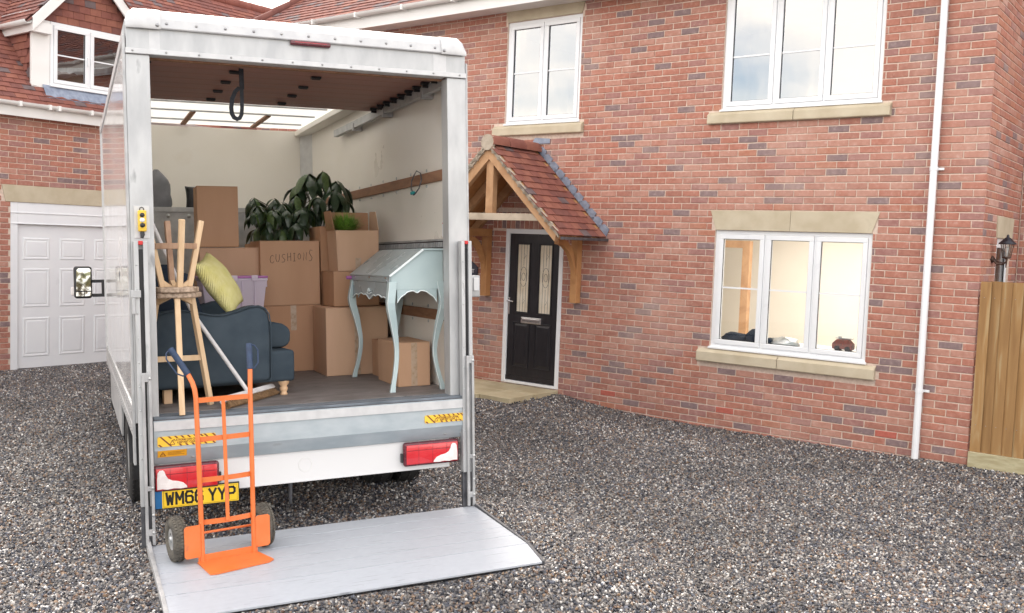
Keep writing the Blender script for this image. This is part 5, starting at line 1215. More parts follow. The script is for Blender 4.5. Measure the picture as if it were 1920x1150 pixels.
m_ = MB(); m_.box(W2 - .02, W2, 2.0, 4.3, .40, .68); P('side_skirt', m_, 'alu_dull', bev=.003)
# cab
pr = [(4.93, .42), (4.93, 2.28), (5.35, 2.42), (5.9, 2.36), (6.55, 1.62), (6.95, 1.30), (7.12, 1.05), (7.16, .42)]
m_ = MB(); m_.prism(pr, 'x', .14, 2.09); cab = P('cab', m_, 'van_white', bev=.05, seg=4)
m_ = MB(); m_.add([(.22, 5.97, 2.30), (2.01, 5.97, 2.30), (2.05, 6.51, 1.68), (.18, 6.51, 1.68)], [(0, 1, 2, 3)], Matrix.Translation((0, .012, .012))); P('windscreen', m_, 'black', parent=cab)
for x_ in (.132, 2.092):
    m_ = MB(); m_.prism([(5.2, 1.55), (5.2, 2.2), (5.85, 2.2), (6.35, 1.62), (6.3, 1.55)], 'x', x_, x_ + .006); P('side_window', m_, 'black', parent=cab)
for x_ in (.3, 1.93):
    m_ = MB(); m_.box(x_ - .14, x_ + .14, 7.10, 7.17, .80, 1.0); P('headlight', m_, 'lens_white', bev=.02, parent=cab)
for sg_ in (-1, 1):
    T = Matrix.Identity(4) if sg_ < 0 else Matrix.Translation((W2, 0, 0)) @ Matrix.Diagonal((-1, 1, 1, 1))
    m_ = MB(); m_.box(-.315, -.128, 5.36, 5.50, 1.405, 1.765, T); mr = P('door_mirror', m_, 'black', bev=.032, seg=5, parent=cab)
    m_ = MB(); m_.prism([(-.292, 1.492), (-.142, 1.492), (-.142, 1.728), (-.155, 1.742), (-.265, 1.742), (-.285, 1.72)], 'y', 5.354, 5.358, T); P('mirror_glass', m_, 'mirror', parent=cab)
    m_ = MB(); m_.prism([(-.295, 1.432), (-.215, 1.430), (-.215, 1.478), (-.295, 1.478)], 'y', 5.354, 5.358, T); m_.prism([(-.207, 1.430), (-.142, 1.434), (-.142, 1.478), (-.207, 1.478)], 'y', 5.354, 5.358, T); P('mirror_glass', m_, 'mirror', parent=cab)
    m_ = MB(); m_.box(-.128, .16, 5.40, 5.44, 1.578, 1.612, T); m_.box(-.128, .16, 5.40, 5.44, 1.418, 1.455, T); m_.box(-.03, -.002, 5.40, 5.44, 1.45, 1.58, T); P('mirror_arm', m_, 'black', parent=cab, bev=.004)
    m_ = MB(); m_.box(-.345, -.30, 5.40, 5.48, 1.44, 1.53, T); P('indicator', m_, 'lens_white', parent=cab, bev=.01)
# lowered platform
pl = None
edges = [-.075, -.27, -.465, -.66, -.86, -1.06, -1.375]
def redge(w_): return 2.235 - (.05 * max(0, (-w_ - .08)) if w_ > -1.06 else .049 + .16 * (-w_ - 1.06))
for i in range(6):
    b, a = edges[i] - .003, edges[i + 1] + .003; zt = .052 if i < 5 else None
    m_ = MB()
    if i < 5: m_.add([(.062, a, .022), (redge(a), a, .022), (redge(b), b, .022), (.062, b, .022), (.062, a, .052), (redge(a), a, .052), (redge(b), b, .052), (.062, b, .052)], [(0, 3, 2, 1), (4, 5, 6, 7), (0, 1, 5, 4), (1, 2, 6, 5), (2, 3, 7, 6), (3, 0, 4, 7)])
    else: m_.add([(.062, a, .022), (redge(a), a, .022), (redge(b), b, .022), (.062, b, .022), (.062, a, .034), (redge(a), a, .034), (redge(b), b, .052), (.062, b, .052)], [(0, 3, 2, 1), (4, 5, 6, 7), (0, 1, 5, 4), (1, 2, 6, 5), (2, 3, 7, 6), (3, 0, 4, 7)])
    if pl is None: pl = P('lift_platform', m_, 'plat', bev=.0012)
    else: P('platform_plank', m_, 'plat', bev=.0012, parent=pl)
m_ = MB(); m_.box(.066, 2.14, -1.36, -.08, .014, .0215); P('platform_core', m_, 'steel_dark', parent=pl)
for sg_ in (-1, 1):
    m_ = MB(); x = lambda w_: .061 if sg_ < 0 else redge(w_) + .001
    o = -1 if sg_ < 0 else 1; h0, h1 = (.058, .125) if sg_ < 0 else (.058, .070)
    q = [(-.06, .09 if sg_ < 0 else .075), (-.30, .066), (-1.05, .058), (-1.37, .036)]
    for j_ in range(3):
        (wa, za), (wb, zb) = q[j_], q[j_ + 1]; t_ = .022 if sg_ < 0 else .016
        xs_ = sorted((x(wa), x(wa) + o * t_)); xe = sorted((x(wb), x(wb) + o * t_))
        m_.add([(xe[0], wb, .016), (xe[1], wb, .016), (xs_[1], wa, .016), (xs_[0], wa, .016), (xe[0], wb, zb), (xe[1], wb, zb), (xs_[1], wa, za), (xs_[0], wa, za)], [(0, 3, 2, 1), (4, 5, 6, 7), (0, 1, 5, 4), (1, 2, 6, 5), (2, 3, 7, 6), (3, 0, 4, 7)])
    P('platform_side', m_, 'alu_dull' if sg_ < 0 else 'steel_dark', parent=pl)
# ------------------------------------------------------------------ cargo and tools (all stand in the van, so they share its slight tilt)
def flap(th, pts4, th_=.004, mat='card', nrm=(0, 0, 1), name='flap', **k):
    n_ = Vector(nrm) * th_; v = [Vector(p) for p in pts4]; m_ = MB()
    m_.add([tuple(p) for p in v] + [tuple(p + n_) for p in v], [(3, 2, 1, 0), (4, 5, 6, 7), (0, 1, 5, 4), (1, 2, 6, 5), (2, 3, 7, 6), (3, 0, 4, 7)])
    return th.part(name, m_, mat, **k)
GRP = 'cardboard moving boxes stacked in the van'
def carton(label, u, w, z, sx, sy, sz, yaw=0, mat='card', tape='front', flaps=True, name='cardboard_box', group=GRP, seam='y'):
    """closed carton; u, w = near left bottom corner, yaw turns it about that corner"""
    th = Thing(name, label, 'box', MV, (u, w, z), yaw, group=group, local=True)
    m_ = MB(); m_.box(0, sx, 0, sy, 0, sz - .004); th.part('carton', m_, mat, bev=.0045)
    if seam == 'y':
        flap(th, [(.001, .001, sz - .0038), (sx / 2 - .0015, .001, sz - .0038), (sx / 2 - .0015, sy - .001, sz - .0038), (.001, sy - .001, sz - .0038)], mat=mat)
        flap(th, [(sx / 2 + .0015, .001, sz - .0038), (sx - .001, .001, sz - .0038), (sx - .001, sy - .001, sz - .0038), (sx / 2 + .0015, sy - .001, sz - .0038)], mat=mat)
    else:
        flap(th, [(.001, .001, sz - .0038), (sx - .001, .001, sz - .0038), (sx - .001, sy / 2 - .0015, sz - .0038), (.001, sy / 2 - .0015, sz - .0038)], mat=mat)
        flap(th, [(.001, sy / 2 + .0015, sz - .0038), (sx - .001, sy / 2 + .0015, sz - .0038), (sx - .001, sy - .001, sz - .0038), (.001, sy - .001, sz - .0038)], mat=mat)
    if tape == 'front' or tape == 'both':
        m_ = MB(); c_ = sx / 2; m_.box(c_ - .025, c_ + .025, -.0012, -.0002, sz * (.62 if tape == 'front' else .0) + .002, sz - .002); m_.box(c_ - .025, c_ + .025, .0, sy, sz + .0004, sz + .0012); th.part('tape', m_, 'tape')
    if tape == 'full':
        m_ = MB(); c_ = sx / 2 + .0; m_.box(c_ - .024, c_ + .024, -.0014, -.0003, .003, sz - .003); th.part('tape', m_, 'tape')
    return th

cush = carton('square cardboard box with CUSHIONS written in pen across its front', 1.127, 1.95, 1.429, .508, .5, .556, tape='none')
G = {'C': [[(.9, .85), (.6, 1), (.25, .85), (.05, .45), (.2, .08), (.6, 0), (.95, .2)]], 'U': [[(.1, 1), (.05, .4), (.25, .05), (.6, .02), (.85, .3), (.9, .95)]],
     'S': [[(.9, .95), (.4, 1), (.15, .75), (.5, .5), (.85, .3), (.6, .02), (.05, .0)]], 'H': [[(.1, 1), (.12, 0)], [(.12, .5), (.85, .55)], [(.85, 1.05), (.88, 0)]], 'I': [[(.15, 1), (.8, 1.02)], [(.45, 1), (.5, 0)], [(.1, 0), (.85, .04)]],
     'O': [[(.5, .85), (.2, .7), (.12, .35), (.4, .1), (.75, .25), (.8, .6), (.5, .85)]], 'N': [[(.1, 0), (.12, 1), (.8, .02), (.85, 1.02)]]}
m_ = MB(); x = .08
for i, ch in enumerate('CUSHIONS'):
    w_ = .036 if ch != 'I' else .026; h_ = .068 if ch != 'S' or i < 5 else .095; z_ = .365 + i * .0035 + (.006 if i % 2 else 0) - (.014 if i == 7 else 0)
    for st_ in G[ch]: m_.tube([(x + p[0] * w_, -.0012, z_ + p[1] * h_) for p in st_], .0021, 5)
    x += w_ + .013
cush.part('handwriting', m_, 'ink')
carton('cardboard box under the CUSHIONS box with a strip of clear tape down its front', 1.155, 1.955, .853, .492, .5, .574, mat='card2', tape='front')
carton('tall narrow cardboard box right of the CUSHIONS box with leaves over its top', 1.656, 2.0, 1.552, .17, .42, .56, mat='card2', tape='none')
carton('cardboard box edge squeezed behind the stack under the tall narrow box', 1.663, 2.02, .853, .15, .4, .69, mat='card2', tape='none')
carton('cardboard box left of the plant standing highest in the whole stack', .640, 2.1, 1.935, .335, .36, .515, yaw=-.035, mat='card', tape='none')
carton('wide cardboard box directly under the highest box behind the yellow cushion', .640, 2.02, 1.38, .522, .46, .548, mat='card3', tape='none')
carton('cardboard box hidden behind the blue sofa carrying the wide box', .60, 2.05, .853, .55, .46, .522, mat='card2', tape='none')
carton('cardboard box behind the sofa arm carrying the lilac plastic bin', .56, 1.50, .853, .55, .40, .565, mat='card2', tape='none')
carton('large cardboard box standing on the van floor behind the desk legs', 1.562, 1.46, .853, .530, .46, .566, mat='card3', tape='full')
carton('brown cardboard box between the large floor box and the box with the grass', 1.668, 1.60, 1.424, .40, .46, .296, yaw=.02, mat='card2', tape='none')
hb = carton('low cardboard box on the van floor under the desk with tape down its front', 1.885, .545, .853, .255, .52, .335, mat='card', tape='full', seam='y')
carton('brown cardboard box behind the low box under the desk', 1.94, 1.08, .853, .20, .34, .30, mat='card2', tape='none')
carton('cardboard box at the back of the van carrying the leafy plant', 1.18, 2.47, .853, .62, .6, 1.12, mat='card2', tape='none')
carton('cardboard box behind the tall narrow box at the back of the van', 1.83, 2.2, .853, .29, .6, 1.10, mat='card2', tape='none')

# open box with the grass plant: narrower at the foot, flaps standing up
ob = Thing('cardboard_box', 'open cardboard box with raised flaps holding the small grass plant', 'box', MV, (1.70, 1.60, 1.722), group=GRP)
u0, u1, zb, zt, w0, w1 = 1.706, 2.064, 1.722, 2.066, 1.602, 1.90
m_ = MB()
def wallq(a, b, c_, d_, t_): m_.add([a, b, c_, d_] + [tuple(Vector(p) + Vector(t_)) for p in (a, b, c_, d_)], [(0, 1, 2, 3), (7, 6, 5, 4), (0, 4, 5, 1), (1, 5, 6, 2), (2, 6, 7, 3), (3, 7, 4, 0)])
wallq((u0, w0, zb), (u1, w0, zb), (u1 + .004, w0, zt), (u0 - .016, w0, zt), (0, .004, 0)); wallq((u1, w1, zb), (u0, w1, zb), (u0 - .016, w1, zt), (u1 + .004, w1, zt), (0, -.004, 0))
wallq((u0, w1, zb), (u0, w0, zb), (u0 - .016, w0, zt), (u0 - .016, w1, zt), (.004, 0, 0)); wallq((u1, w0, zb), (u1, w1, zb), (u1 + .004, w1, zt), (u1 + .004, w0, zt), (-.004, 0, 0)); m_.box(u0, u1, w0, w1, zb, zb + .004)
ob.part('carton', m_, 'card3')
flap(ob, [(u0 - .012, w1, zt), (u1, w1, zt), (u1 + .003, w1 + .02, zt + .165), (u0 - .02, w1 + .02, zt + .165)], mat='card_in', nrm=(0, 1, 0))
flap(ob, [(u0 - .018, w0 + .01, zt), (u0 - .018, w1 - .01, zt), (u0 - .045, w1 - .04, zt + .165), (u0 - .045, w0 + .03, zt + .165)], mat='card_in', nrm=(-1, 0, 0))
flap(ob, [(u1 + .004, w0 + .01, zt), (u1 + .004, w1 - .01, zt), (u1 + .006, w1 - .02, zt + .17), (u1 + .006, w0 + .10, zt + .165)], mat='card3', nrm=(1, 0, 0))
m_ = MB(); m_.box(1.86, 1.91, w0 - .0012, w0 - .0002, zb + .005, zb + .11); ob.part('tape', m_, 'tape')
gp = Thing('grass_plant', 'small bright green grass plant standing in the open cardboard box', 'plant', MV, (1.775, 1.72, 1.90))
m_ = MB(); m_.lathe([(0, 0), (.045, 0), (.06, .10), (.055, .10), (.05, .09), (0, .09)], 14, Matrix.Translation((1.775, 1.72, 1.96))); gp.part('pot', m_, 'pot')
m_ = MB(); gr = random.Random(4)
for i in range(700):
    a = gr.uniform(0, 2 * PI); r0 = gr.uniform(0, .08); L = gr.uniform(.12, .20); el = gr.uniform(.15, 1.45); d_ = Vector((math.cos(a) * math.cos(el), math.sin(a) * math.cos(el), math.sin(el)))
    b = Vector((1.80 + r0 * math.cos(a), 1.70 + r0 * math.sin(a), 2.068)); s_ = d_.cross(Vector((0, 0, 1))).normalized() * gr.uniform(.0017, .003)
    c1 = b + d_ * L * .55; c2 = b + d_ * L + Vector((0, 0, -.035 * gr.random())) 
    m_.add([tuple(b - s_), tuple(b + s_), tuple(c1 + s_ * .9), tuple(c1 - s_ * .9), tuple(c2)], [(0, 1, 2, 3), (3, 2, 4)])
gp.part('grass_blades', m_, 'grass_blade', kind='stuff')

# umbrella-leaved plant
lp_ = Thing('leafy_plant', 'large dark green umbrella leaved house plant behind the boxes', 'plant', MV, (1.55, 2.75, 1.97))
m_ = MB(); m_.lathe([(0, 0), (.11, 0), (.15, .22), (.14, .22), (.13, .19), (0, .19)], 18, Matrix.Translation((1.55, 2.75, 1.975))); lp_.part('pot', m_, 'pot')
def leaf_mesh(mat, seed):
    rr = random.Random(seed); mb = MB(); mb.smooth = True; n_ = 6; L = 1.0; vs_ = []
    for i in range(n_ + 1):
        t_ = i / n_; w_ = .195 * math.sin(PI * min(1, t_ * .97 + .03)) ** .75 * (1 - .15 * t_); drop = -.55 * t_ * t_ - .05 * math.sin(t_ * 6 + seed)
        x_ = L * (t_ - .12 * t_ * t_); vs_ += [(x_, -w_, drop - w_ * .45), (x_, 0, drop), (x_, w_, drop - w_ * .45)]
    for i in range(n_):
        a = 3 * i; mb.f += [(a, a + 3, a + 4, a + 1), (a + 1, a + 4, a + 5, a + 2)]; mb.mi += [0, 0]; mb.sm += [True, True]
    mb.v = vs_
    return mb.mesh('leaf', [M[mat]])
LM = [leaf_mesh('leaf', 1), leaf_mesh('leaf', 2), leaf_mesh('leaf_light', 3), leaf_mesh('leaf', 4)]
pr_ = random.Random(12); stems = MB()
heads = [(1.17, 2.45, 2.40, .14), (1.13, 2.3, 2.26, .11), (1.36, 2.5, 2.40, .125), (1.44, 2.35, 2.30, .12), (1.27, 2.32, 2.22, .125), (1.55, 2.45, 2.43, .13), (1.60, 2.6, 2.54, .17), (1.68, 2.5, 2.63, .19), (1.80, 2.45, 2.66, .18), (1.96, 2.6, 2.58, .20),
         (1.90, 2.4, 2.48, .17), (1.72, 2.35, 2.42, .15), (1.56, 2.3, 2.26, .14), (1.38, 2.28, 2.12, .13), (1.66, 2.5, 2.34, .16), (1.22, 2.6, 2.14, .14), (1.93, 2.6, 2.36, .17), (1.48, 2.62, 2.22, .16), (1.30, 2.55, 2.30, .13), (1.80, 2.62, 2.30, .16), (2.0, 2.45, 2.42, .14)]
heads = [(a, b, c_ - .02, d_ * 1.3) for a, b, c_, d_ in heads] + [(1.25, 2.3, 2.12, .18), (1.50, 2.25, 2.16, .18), (1.18, 2.35, 2.3, .17), (1.42, 2.45, 2.34, .2), (1.58, 2.35, 2.30, .19), (1.30, 2.3, 2.27, .17)]
for (hx_, hw_, hz_, hl_) in heads:
    b0 = Vector((1.55 + pr_.uniform(-.06, .06), 2.75 + pr_.uniform(-.05, .05), 2.1)); h_ = Vector((hx_, hw_, hz_)); mid = (b0 + h_) / 2 + Vector((0, 0, .06))
    stems.tube([b0, mid, h_], [.007, .005, .003], 6)
    nl = pr_.randint(5, 7); a0 = pr_.uniform(0, 6)
    for k in range(nl):
        a = a0 + 2 * PI * k / nl + pr_.uniform(-.15, .15); tilt = pr_.uniform(.25, .85); s_ = hl_ * pr_.uniform(.85, 1.15)
        o = bpy.data.objects.new('leaf', LM[pr_.choice((0, 0, 1, 2, 3, 0))]); COL.objects.link(o); o.parent = lp_.o
        o.matrix_local = Matrix.Translation((hx_ - 1.55, hw_ - 2.75, hz_ - 1.97)) @ Matrix.Rotation(a, 4, 'Z') @ Matrix.Rotation(tilt, 4, 'Y') @ Matrix.Translation((.012, 0, 0)) @ Matrix.Diagonal((s_, s_ * 1.05, s_, 1))
lp_.part('stems', stems, 'stem')

# soft things on the cab shelf
def cushion(name, label, cat, T, sx, sy, sz, mat, n_=14, pw=.42, MF=MV, dent=0, seed=0):
    mb = MB(); mb.smooth = True; vs_ = []; idx = {}
    for s_ in (1, -1):
        for i in range(n_ + 1):
            for j in range(n_ + 1):
                if s_ < 0 and (i in (0, n_) or j in (0, n_)): idx[(s_, i, j)] = idx[(1, i, j)]; continue
                a, b = 2 * i / n_ - 1, 2 * j / n_ - 1; e = max(0, (1 - a * a) * (1 - b * b)) ** pw
                px_ = a * sx / 2 * (1 - .07 * (1 - b * b)); py_ = b * sy / 2 * (1 - .07 * (1 - a * a))
                zz = s_ * sz / 2 * e * (1 + .18 * mnoise.noise(Vector((a * 1.6 + seed, b * 1.6, s_)))) - dent * math.exp(-((a - .1) ** 2 + (b + .1) ** 2) * 3) * (s_ > 0)
                idx[(s_, i, j)] = len(vs_); vs_.append((px_, py_, zz))
        for i in range(n_):
            for j in range(n_):
                q = (idx[(s_, i, j)], idx[(s_, i + 1, j)], idx[(s_, i + 1, j + 1)], idx[(s_, i, j + 1)])
                mb.f.append(q if s_ > 0 else q[::-1]); mb.mi.append(0); mb.sm.append(True)
    mb.v = vs_
    me_ = mb.mesh(name, [M[mat]]); o = bpy.data.objects.new(name, me_); COL.objects.link(o); o.matrix_world = MF @ T
    setp(o, label=label, category=cat); return o
cushion('dark_cushion', 'dark brown cushion on the shelf over the cab left of the highest box', 'cushion', Matrix.Translation((.92, 3.95, 2.455)) @ Matrix.Rotation(PI / 2 - .15, 4, 'X'), .36, .25, .12, 'black', pw=.22)
sk = MB(); sk.smooth = True
n_ = 12
for i in range(9):
    for k in range(n_):
        t_ = 2 * PI * k / n_; r1 = (.13, .14, .145, .14, .135, .125, .11, .07, .02)[i]; r1 *= 1 + .12 * mnoise.noise(Vector((math.cos(t_) * 2, math.sin(t_) * 2, i * .5)))
        sk.v.append((.47 + r1 * math.cos(t_), 3.97 + r1 * .8 * math.sin(t_), 2.34 + i * .05))
for i in range(8):
    for k in range(n_): sk.f.append((i * n_ + k, i * n_ + (k + 1) % n_, (i + 1) * n_ + (k + 1) % n_, (i + 1) * n_ + k)); sk.mi.append(0); sk.sm.append(True)
single('grey_sack', 'tall grey plastic sack on the shelf over the cab at the far left', 'sack', sk, 'grey_sack', MF=MV, base=(.47, 3.97, 2.335))

# bungee cord on the upper batten
m_ = MB(); m_.tube([(2.165, .93, 2.49), (2.155, .97, 2.44), (2.145, .95, 2.38), (2.14, .88, 2.335), (2.13, .86, 2.325)], .005, 8); m_.tube([(2.165, .78, 2.49), (2.15, .72, 2.43), (2.14, .75, 2.37), (2.13, .80, 2.335), (2.13, .84, 2.325)], .005, 8); m_.tube([(2.165, .93, 2.49), (2.16, .86, 2.515), (2.165, .78, 2.49)], .004, 8)
bc = Thing('bungee_cord', 'teal bungee cord looped over the upper wooden batten inside the van', 'cord', MV, (2.15, .86, 2.49)); bc.part('cord', m_, 'steel_dark')
m_ = MB()
for w_ in (.835, .875): m_.tube([(2.125, w_ - .014, 2.345), (2.12, w_, 2.335), (2.125, w_ + .014, 2.345)], .010, 8)
bc.part('hooks', m_, 'teal')
nt_ = Thing('wall_notice', 'small white notice with red print stuck inside the right van wall', 'notice', MV, (2.197, .30, 2.0))
m_ = MB(); m_.box(2.1965, 2.1985, .20, .40, 1.985, 2.10); nt_.part('sheet', m_, 'upvc')
m_ = MB(); m_.box(2.1958, 2.1964, .21, .39, 2.08, 2.092)
for i in range(6): m_.box(2.1958, 2.1964, .22, .38 - .03 * (i % 3), 2.0 + i * .012, 2.003 + i * .012)
nt_.part('print', m_, 'red_cap')

# sofa, its rolled arm towards the tail
so_ = Thing('blue_sofa', 'dark teal blue sofa with a rolled arm and turned wooden feet inside the van', 'sofa', MV, (.15, .40, FZ), yaw=R(6.5), local=True)
prof = [(.0, .105), (.0, .60), (.06, .625), (.16, .637), (.26, .625), (.38, .596), (.46, .594), (.55, .615), (.64, .645), (.70, .650), (.745, .632), (.775, .59), (.785, .52), (.788, .40), (.785, .14), (.775, .115)]
def soft(name, prof_, y0, y1, mat='sofa', bev=.02, **k):
    m_ = MB(); m_.prism(prof_, 'y', y0, y1); return so_.part(name, m_, mat, bev=bev, seg=4, **k)
arm = soft('arm', prof, 0, .17, bev=.028)
m_ = MB(); m_.tube([(a, -.003, b) for a, b in prof[1:]], .0055, 6); so_.part('piping', m_, 'sofa', parent=arm)
soft('arm', prof, 1.02, 1.18, bev=.028)
m_ = MB(); m_.box(.03, .965, .02, 1.17, .10, .325); so_.part('seat_base', m_, 'sofa', bev=.025, seg=4)
m_ = MB(); m_.prism([(.20, .332), (.93, .332), (.968, .345), (.985, .38), (.988, .44), (.975, .475), (.93, .505), (.80, .53), (.20, .54)], 'y', .172, 1.018); so_.part('seat_cushion', m_, 'sofa', bev=.022, seg=4)
m_ = MB(); m_.tube([(.80, .176, .350), (.94, .178, .352), (.968, .19, .358), (.976, .22, .362), (.978, .98, .362)], .0045, 6); m_.tube([(.80, .176, .522), (.92, .180, .500), (.955, .195, .482), (.968, .22, .474), (.970, .98, .474)], .0045, 6); so_.part('cushion_piping', m_, 'sofa')
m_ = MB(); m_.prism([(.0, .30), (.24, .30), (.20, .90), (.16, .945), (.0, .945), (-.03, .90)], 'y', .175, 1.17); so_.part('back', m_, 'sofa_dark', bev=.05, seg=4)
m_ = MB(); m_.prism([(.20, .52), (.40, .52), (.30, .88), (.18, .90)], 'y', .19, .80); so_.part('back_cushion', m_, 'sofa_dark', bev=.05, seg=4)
leg_p = [(0, 0), (.026, 0), (.028, .008), (.020, .018), (.027, .034), (.030, .048), (.022, .062), (.034, .078), (.042, .098), (.044, .112), (0, .112)]
for (x_, y_) in ((.895, .075), (.895, 1.08)):
    m_ = MB(); m_.lathe(leg_p, 18, Matrix.Translation((x_, y_, 0))); so_.part('turned_foot', m_, 'turned')
for (x_, y_) in ((.095, .10), (.095, 1.08)):
    m_ = MB(); m_.box(x_ - .028, x_ + .028, y_ - .02, y_ + .03, 0, .104); so_.part('block_foot', m_, 'turned', bev=.003)
# yellow cushion leaning on the sofa
e1_ = Vector((.567, 0, -.824)); e2_ = Vector((-.32, -.92, -.22)); e2_ = (e2_ - e1_ * e2_.dot(e1_)).normalized(); e3_ = e1_.cross(e2_) * -1; e2_ = e3_.cross(e1_)
Tc = Matrix(((e1_.x, e2_.x, e3_.x, .632), (e1_.y, e2_.y, e3_.y, .80), (e1_.z, e2_.z, e3_.z, 1.655), (0, 0, 0, 1)))
cushion('yellow_cushion', 'yellow ribbed cushion propped on the sofa arm', 'cushion', Tc, .45, .42, .17, 'pillow', n_=20, pw=.45, seed=4)

# lilac storage bin
bn = Thing('plastic_bin', 'translucent lilac storage bin with purple lid behind the yellow cushion', 'bin', MV, (.85, 1.72, 1.42))
m_ = MB(); m_.loft([((.85, 1.73, 1.42), .225, .17), ((.85, 1.73, 1.60), .245, .185), ((.85, 1.73, 1.665), .25, .19)]); m_.box(.59, 1.11, 1.535, 1.92, 1.655, 1.675)
for x_ in (.70, .80, .90, 1.0): m_.prism([(1.535, 1.45), (1.545, 1.45), (1.545, 1.655), (1.532, 1.655)], 'x', x_, x_ + .012)
bn.part('tub', m_, 'bin', bev=.006)
m_ = MB(); m_.box(.585, 1.112, 1.53, 1.925, 1.676, 1.694); bn.part('lid', m_, 'bin_lid', bev=.005)
m_ = MB()
for x_ in (.66, .82, .98): m_.box(x_, x_ + .05, 1.522, 1.535, 1.655, 1.70)
m_.box(1.105, 1.12, 1.62, 1.80, 1.60, 1.69); bn.part('clips', m_, 'bin', bev=.003)

# two wooden stools, one upside down on the other
def stool(label, T, H, rs, spread, mats, hseat=.035, brace=True, nleg=4):
    th = Thing('wooden_stool', label, 'stool', MV, (0, 0, 0), rot=T, local=True, group='bar stools stacked seat to seat')
    m_ = MB(); m_.lathe([(0, 0), (rs - .006, 0), (rs, .006), (rs, hseat - .006), (rs - .006, hseat), (0, hseat)], 8 if brace else 28, Matrix.Translation((0, 0, H - hseat)), smooth=False); th.part('seat', m_, mats[1], bev=.002)
    for k in range(nleg):
        a = 2 * PI / nleg * k + spread[2]; c_, s_ = math.cos(a), math.sin(a); rt, rb = spread[0], spread[1]
        m_ = MB(); m_.bar((rb * c_, rb * s_, 0), (rt * c_, rt * s_, H - hseat), .034, .034, up=(c_, s_, 0)); th.part('leg', m_, mats[2] if k == 2 else mats[0], bev=.003)
        if brace:
            m_ = MB(); m_.prism([(.02, H - hseat - .001), (rt + .01, H - hseat - .001), (rt + .015, H - hseat - .06)], 'y', -.014, .014, Matrix.Rotation(a, 4, 'Z')); th.part('corner_brace', m_, mats[0])
    return th
th = stool('tall square-legged pine stool standing upright at the van tail', Matrix.Translation((.270, .20, FZ - .0)), .768, .165, (.125, .255, -PI / 2), ('pine', 'butcher', 'pine'), nleg=3)
for k in range(3):
    a0 = 2 * PI / 3 * k - PI / 2; a1 = a0 + 2 * PI / 3; rr_ = .196; zz = .325
    if k != 1: continue
    m_ = MB(); m_.bar((rr_ * math.cos(a0), rr_ * math.sin(a0), zz), (rr_ * math.cos(a1), rr_ * math.sin(a1), zz), .022, .036); th.part('stretcher', m_, 'pine', bev=.002)
th = stool('shorter stool resting upside down on the seat of the tall stool, legs in the air', Matrix.Translation((.272, .15, FZ + .768 + .462)) @ Matrix.Rotation(PI, 4, 'X'), .462, .142, (.085, .17, PI / 2 - .175), ('pine', 'butcher', 'pine_red'))
m_ = MB()
for k in range(4):
    a0 = PI / 2 * k + PI / 2 - .175; a1 = a0 + PI / 2; m_ = MB(); m_.bar((.138 * math.cos(a0), .138 * math.sin(a0), .165), (.138 * math.cos(a1), .138 * math.sin(a1), .165), .02, .036); th.part('stretcher', m_, 'pine_red', bev=.002)
    
# broom
bq = Thing('broom', 'wide broom with brown bristles and a pale handle lying at the van tail', 'broom', MV, (.76, .33, FZ))
hd0, hd1 = Vector((.575, .075, FZ)), Vector((.985, .585, FZ)); dv = (hd1 - hd0).normalized(); nv = Vector((-dv.y, dv.x, 0))
Tb = Matrix(((dv.x, nv.x, 0, hd0.x), (dv.y, nv.y, 0, hd0.y), (0, 0, 1, hd0.z), (0, 0, 0, 1))) @ Matrix.Rotation(R(-38), 4, 'X'); Lb = (hd1 - hd0).length
m_ = MB(); m_.prism([(.0, .052), (.02, .050), (Lb - .02, .050), (Lb, .052), (Lb, .078), (Lb - .03, .086), (.03, .086), (.0, .078)], 'y', -.028, .030, Tb); bq.part('broom_head', m_, 'broom_wood', bev=.004)
m_ = MB(); br_ = random.Random(9)
for i in range(1500):
    x_, y_ = br_.uniform(.005, Lb - .005), br_.uniform(-.022, .024); sx_, sy_ = br_.uniform(-.012, .012) + (x_ - Lb / 2) * .05, br_.uniform(-.012, .012) + y_ * .25; s_ = .0014
    m_.add([(x_ - s_, y_, .051), (x_ + s_, y_, .051), (x_ + s_ + sx_, y_ + sy_, .002 + br_.uniform(-.004, .006)), (x_ - s_ + sx_, y_ + sy_ + .001, .002)], [(0, 1, 2, 3)], Tb)
bq.part('bristles', m_, 'bristle', kind='stuff')
m_ = MB(); m_.tube([(.735, .31, FZ + .075), (.40, .44, 1.47), (.15, .56, 2.12)], .0145, 12); bq.part('handle', m_, 'broom_wood')

# duck egg blue writing desk
dk = Thing('writing_desk', 'duck egg blue slant front writing desk on cabriole legs', 'desk', MV, (1.95, .8, FZ))
D0, D1 = .285, 1.345; UF, UB = 1.752, 2.158
m_ = MB(); m_.prism([(UF + .006, 1.60), (UB, 1.60), (UB, 1.882), (2.0, 1.882), (UF + .006, 1.700)], 'y', D0 + .004, D1 - .004); dk.part('cabinet', m_, 'desk', bev=.002)
m_ = MB(); sl_ = math.atan2(.182, .242)
m_.prism([(UF - .012, 1.700), (UF - .008, 1.690), (2.004, 1.880), (1.998, 1.895)], 'y', D0 - .008, D1 + .008); dk.part('slant_lid', m_, 'desk_lid', bev=.002)
m_ = MB(); m_.bar((UF - .010, D0 - .011, 1.698), (2.000, D0 - .011, 1.890), .007, .014, up=(0, 0, 1)); dk.part('lid_edge', m_, 'desk_edge')
m_ = MB(); m_.box(1.998, UB + .008, D0 - .008, D1 + .008, 1.883, 1.897); dk.part('top', m_, 'desk', bev=.002)
m_ = MB(); m_.box(UF - .006, UF + .006, D0 + .01, D1 - .01, 1.652, 1.695); dk.part('front_rail', m_, 'desk_lid', bev=.002)
m_ = MB()
for y_ in (.38, .80, 1.22): m_.box(UF - .0075, UF - .006, y_ - .02, y_ + .02, 1.680, 1.688)
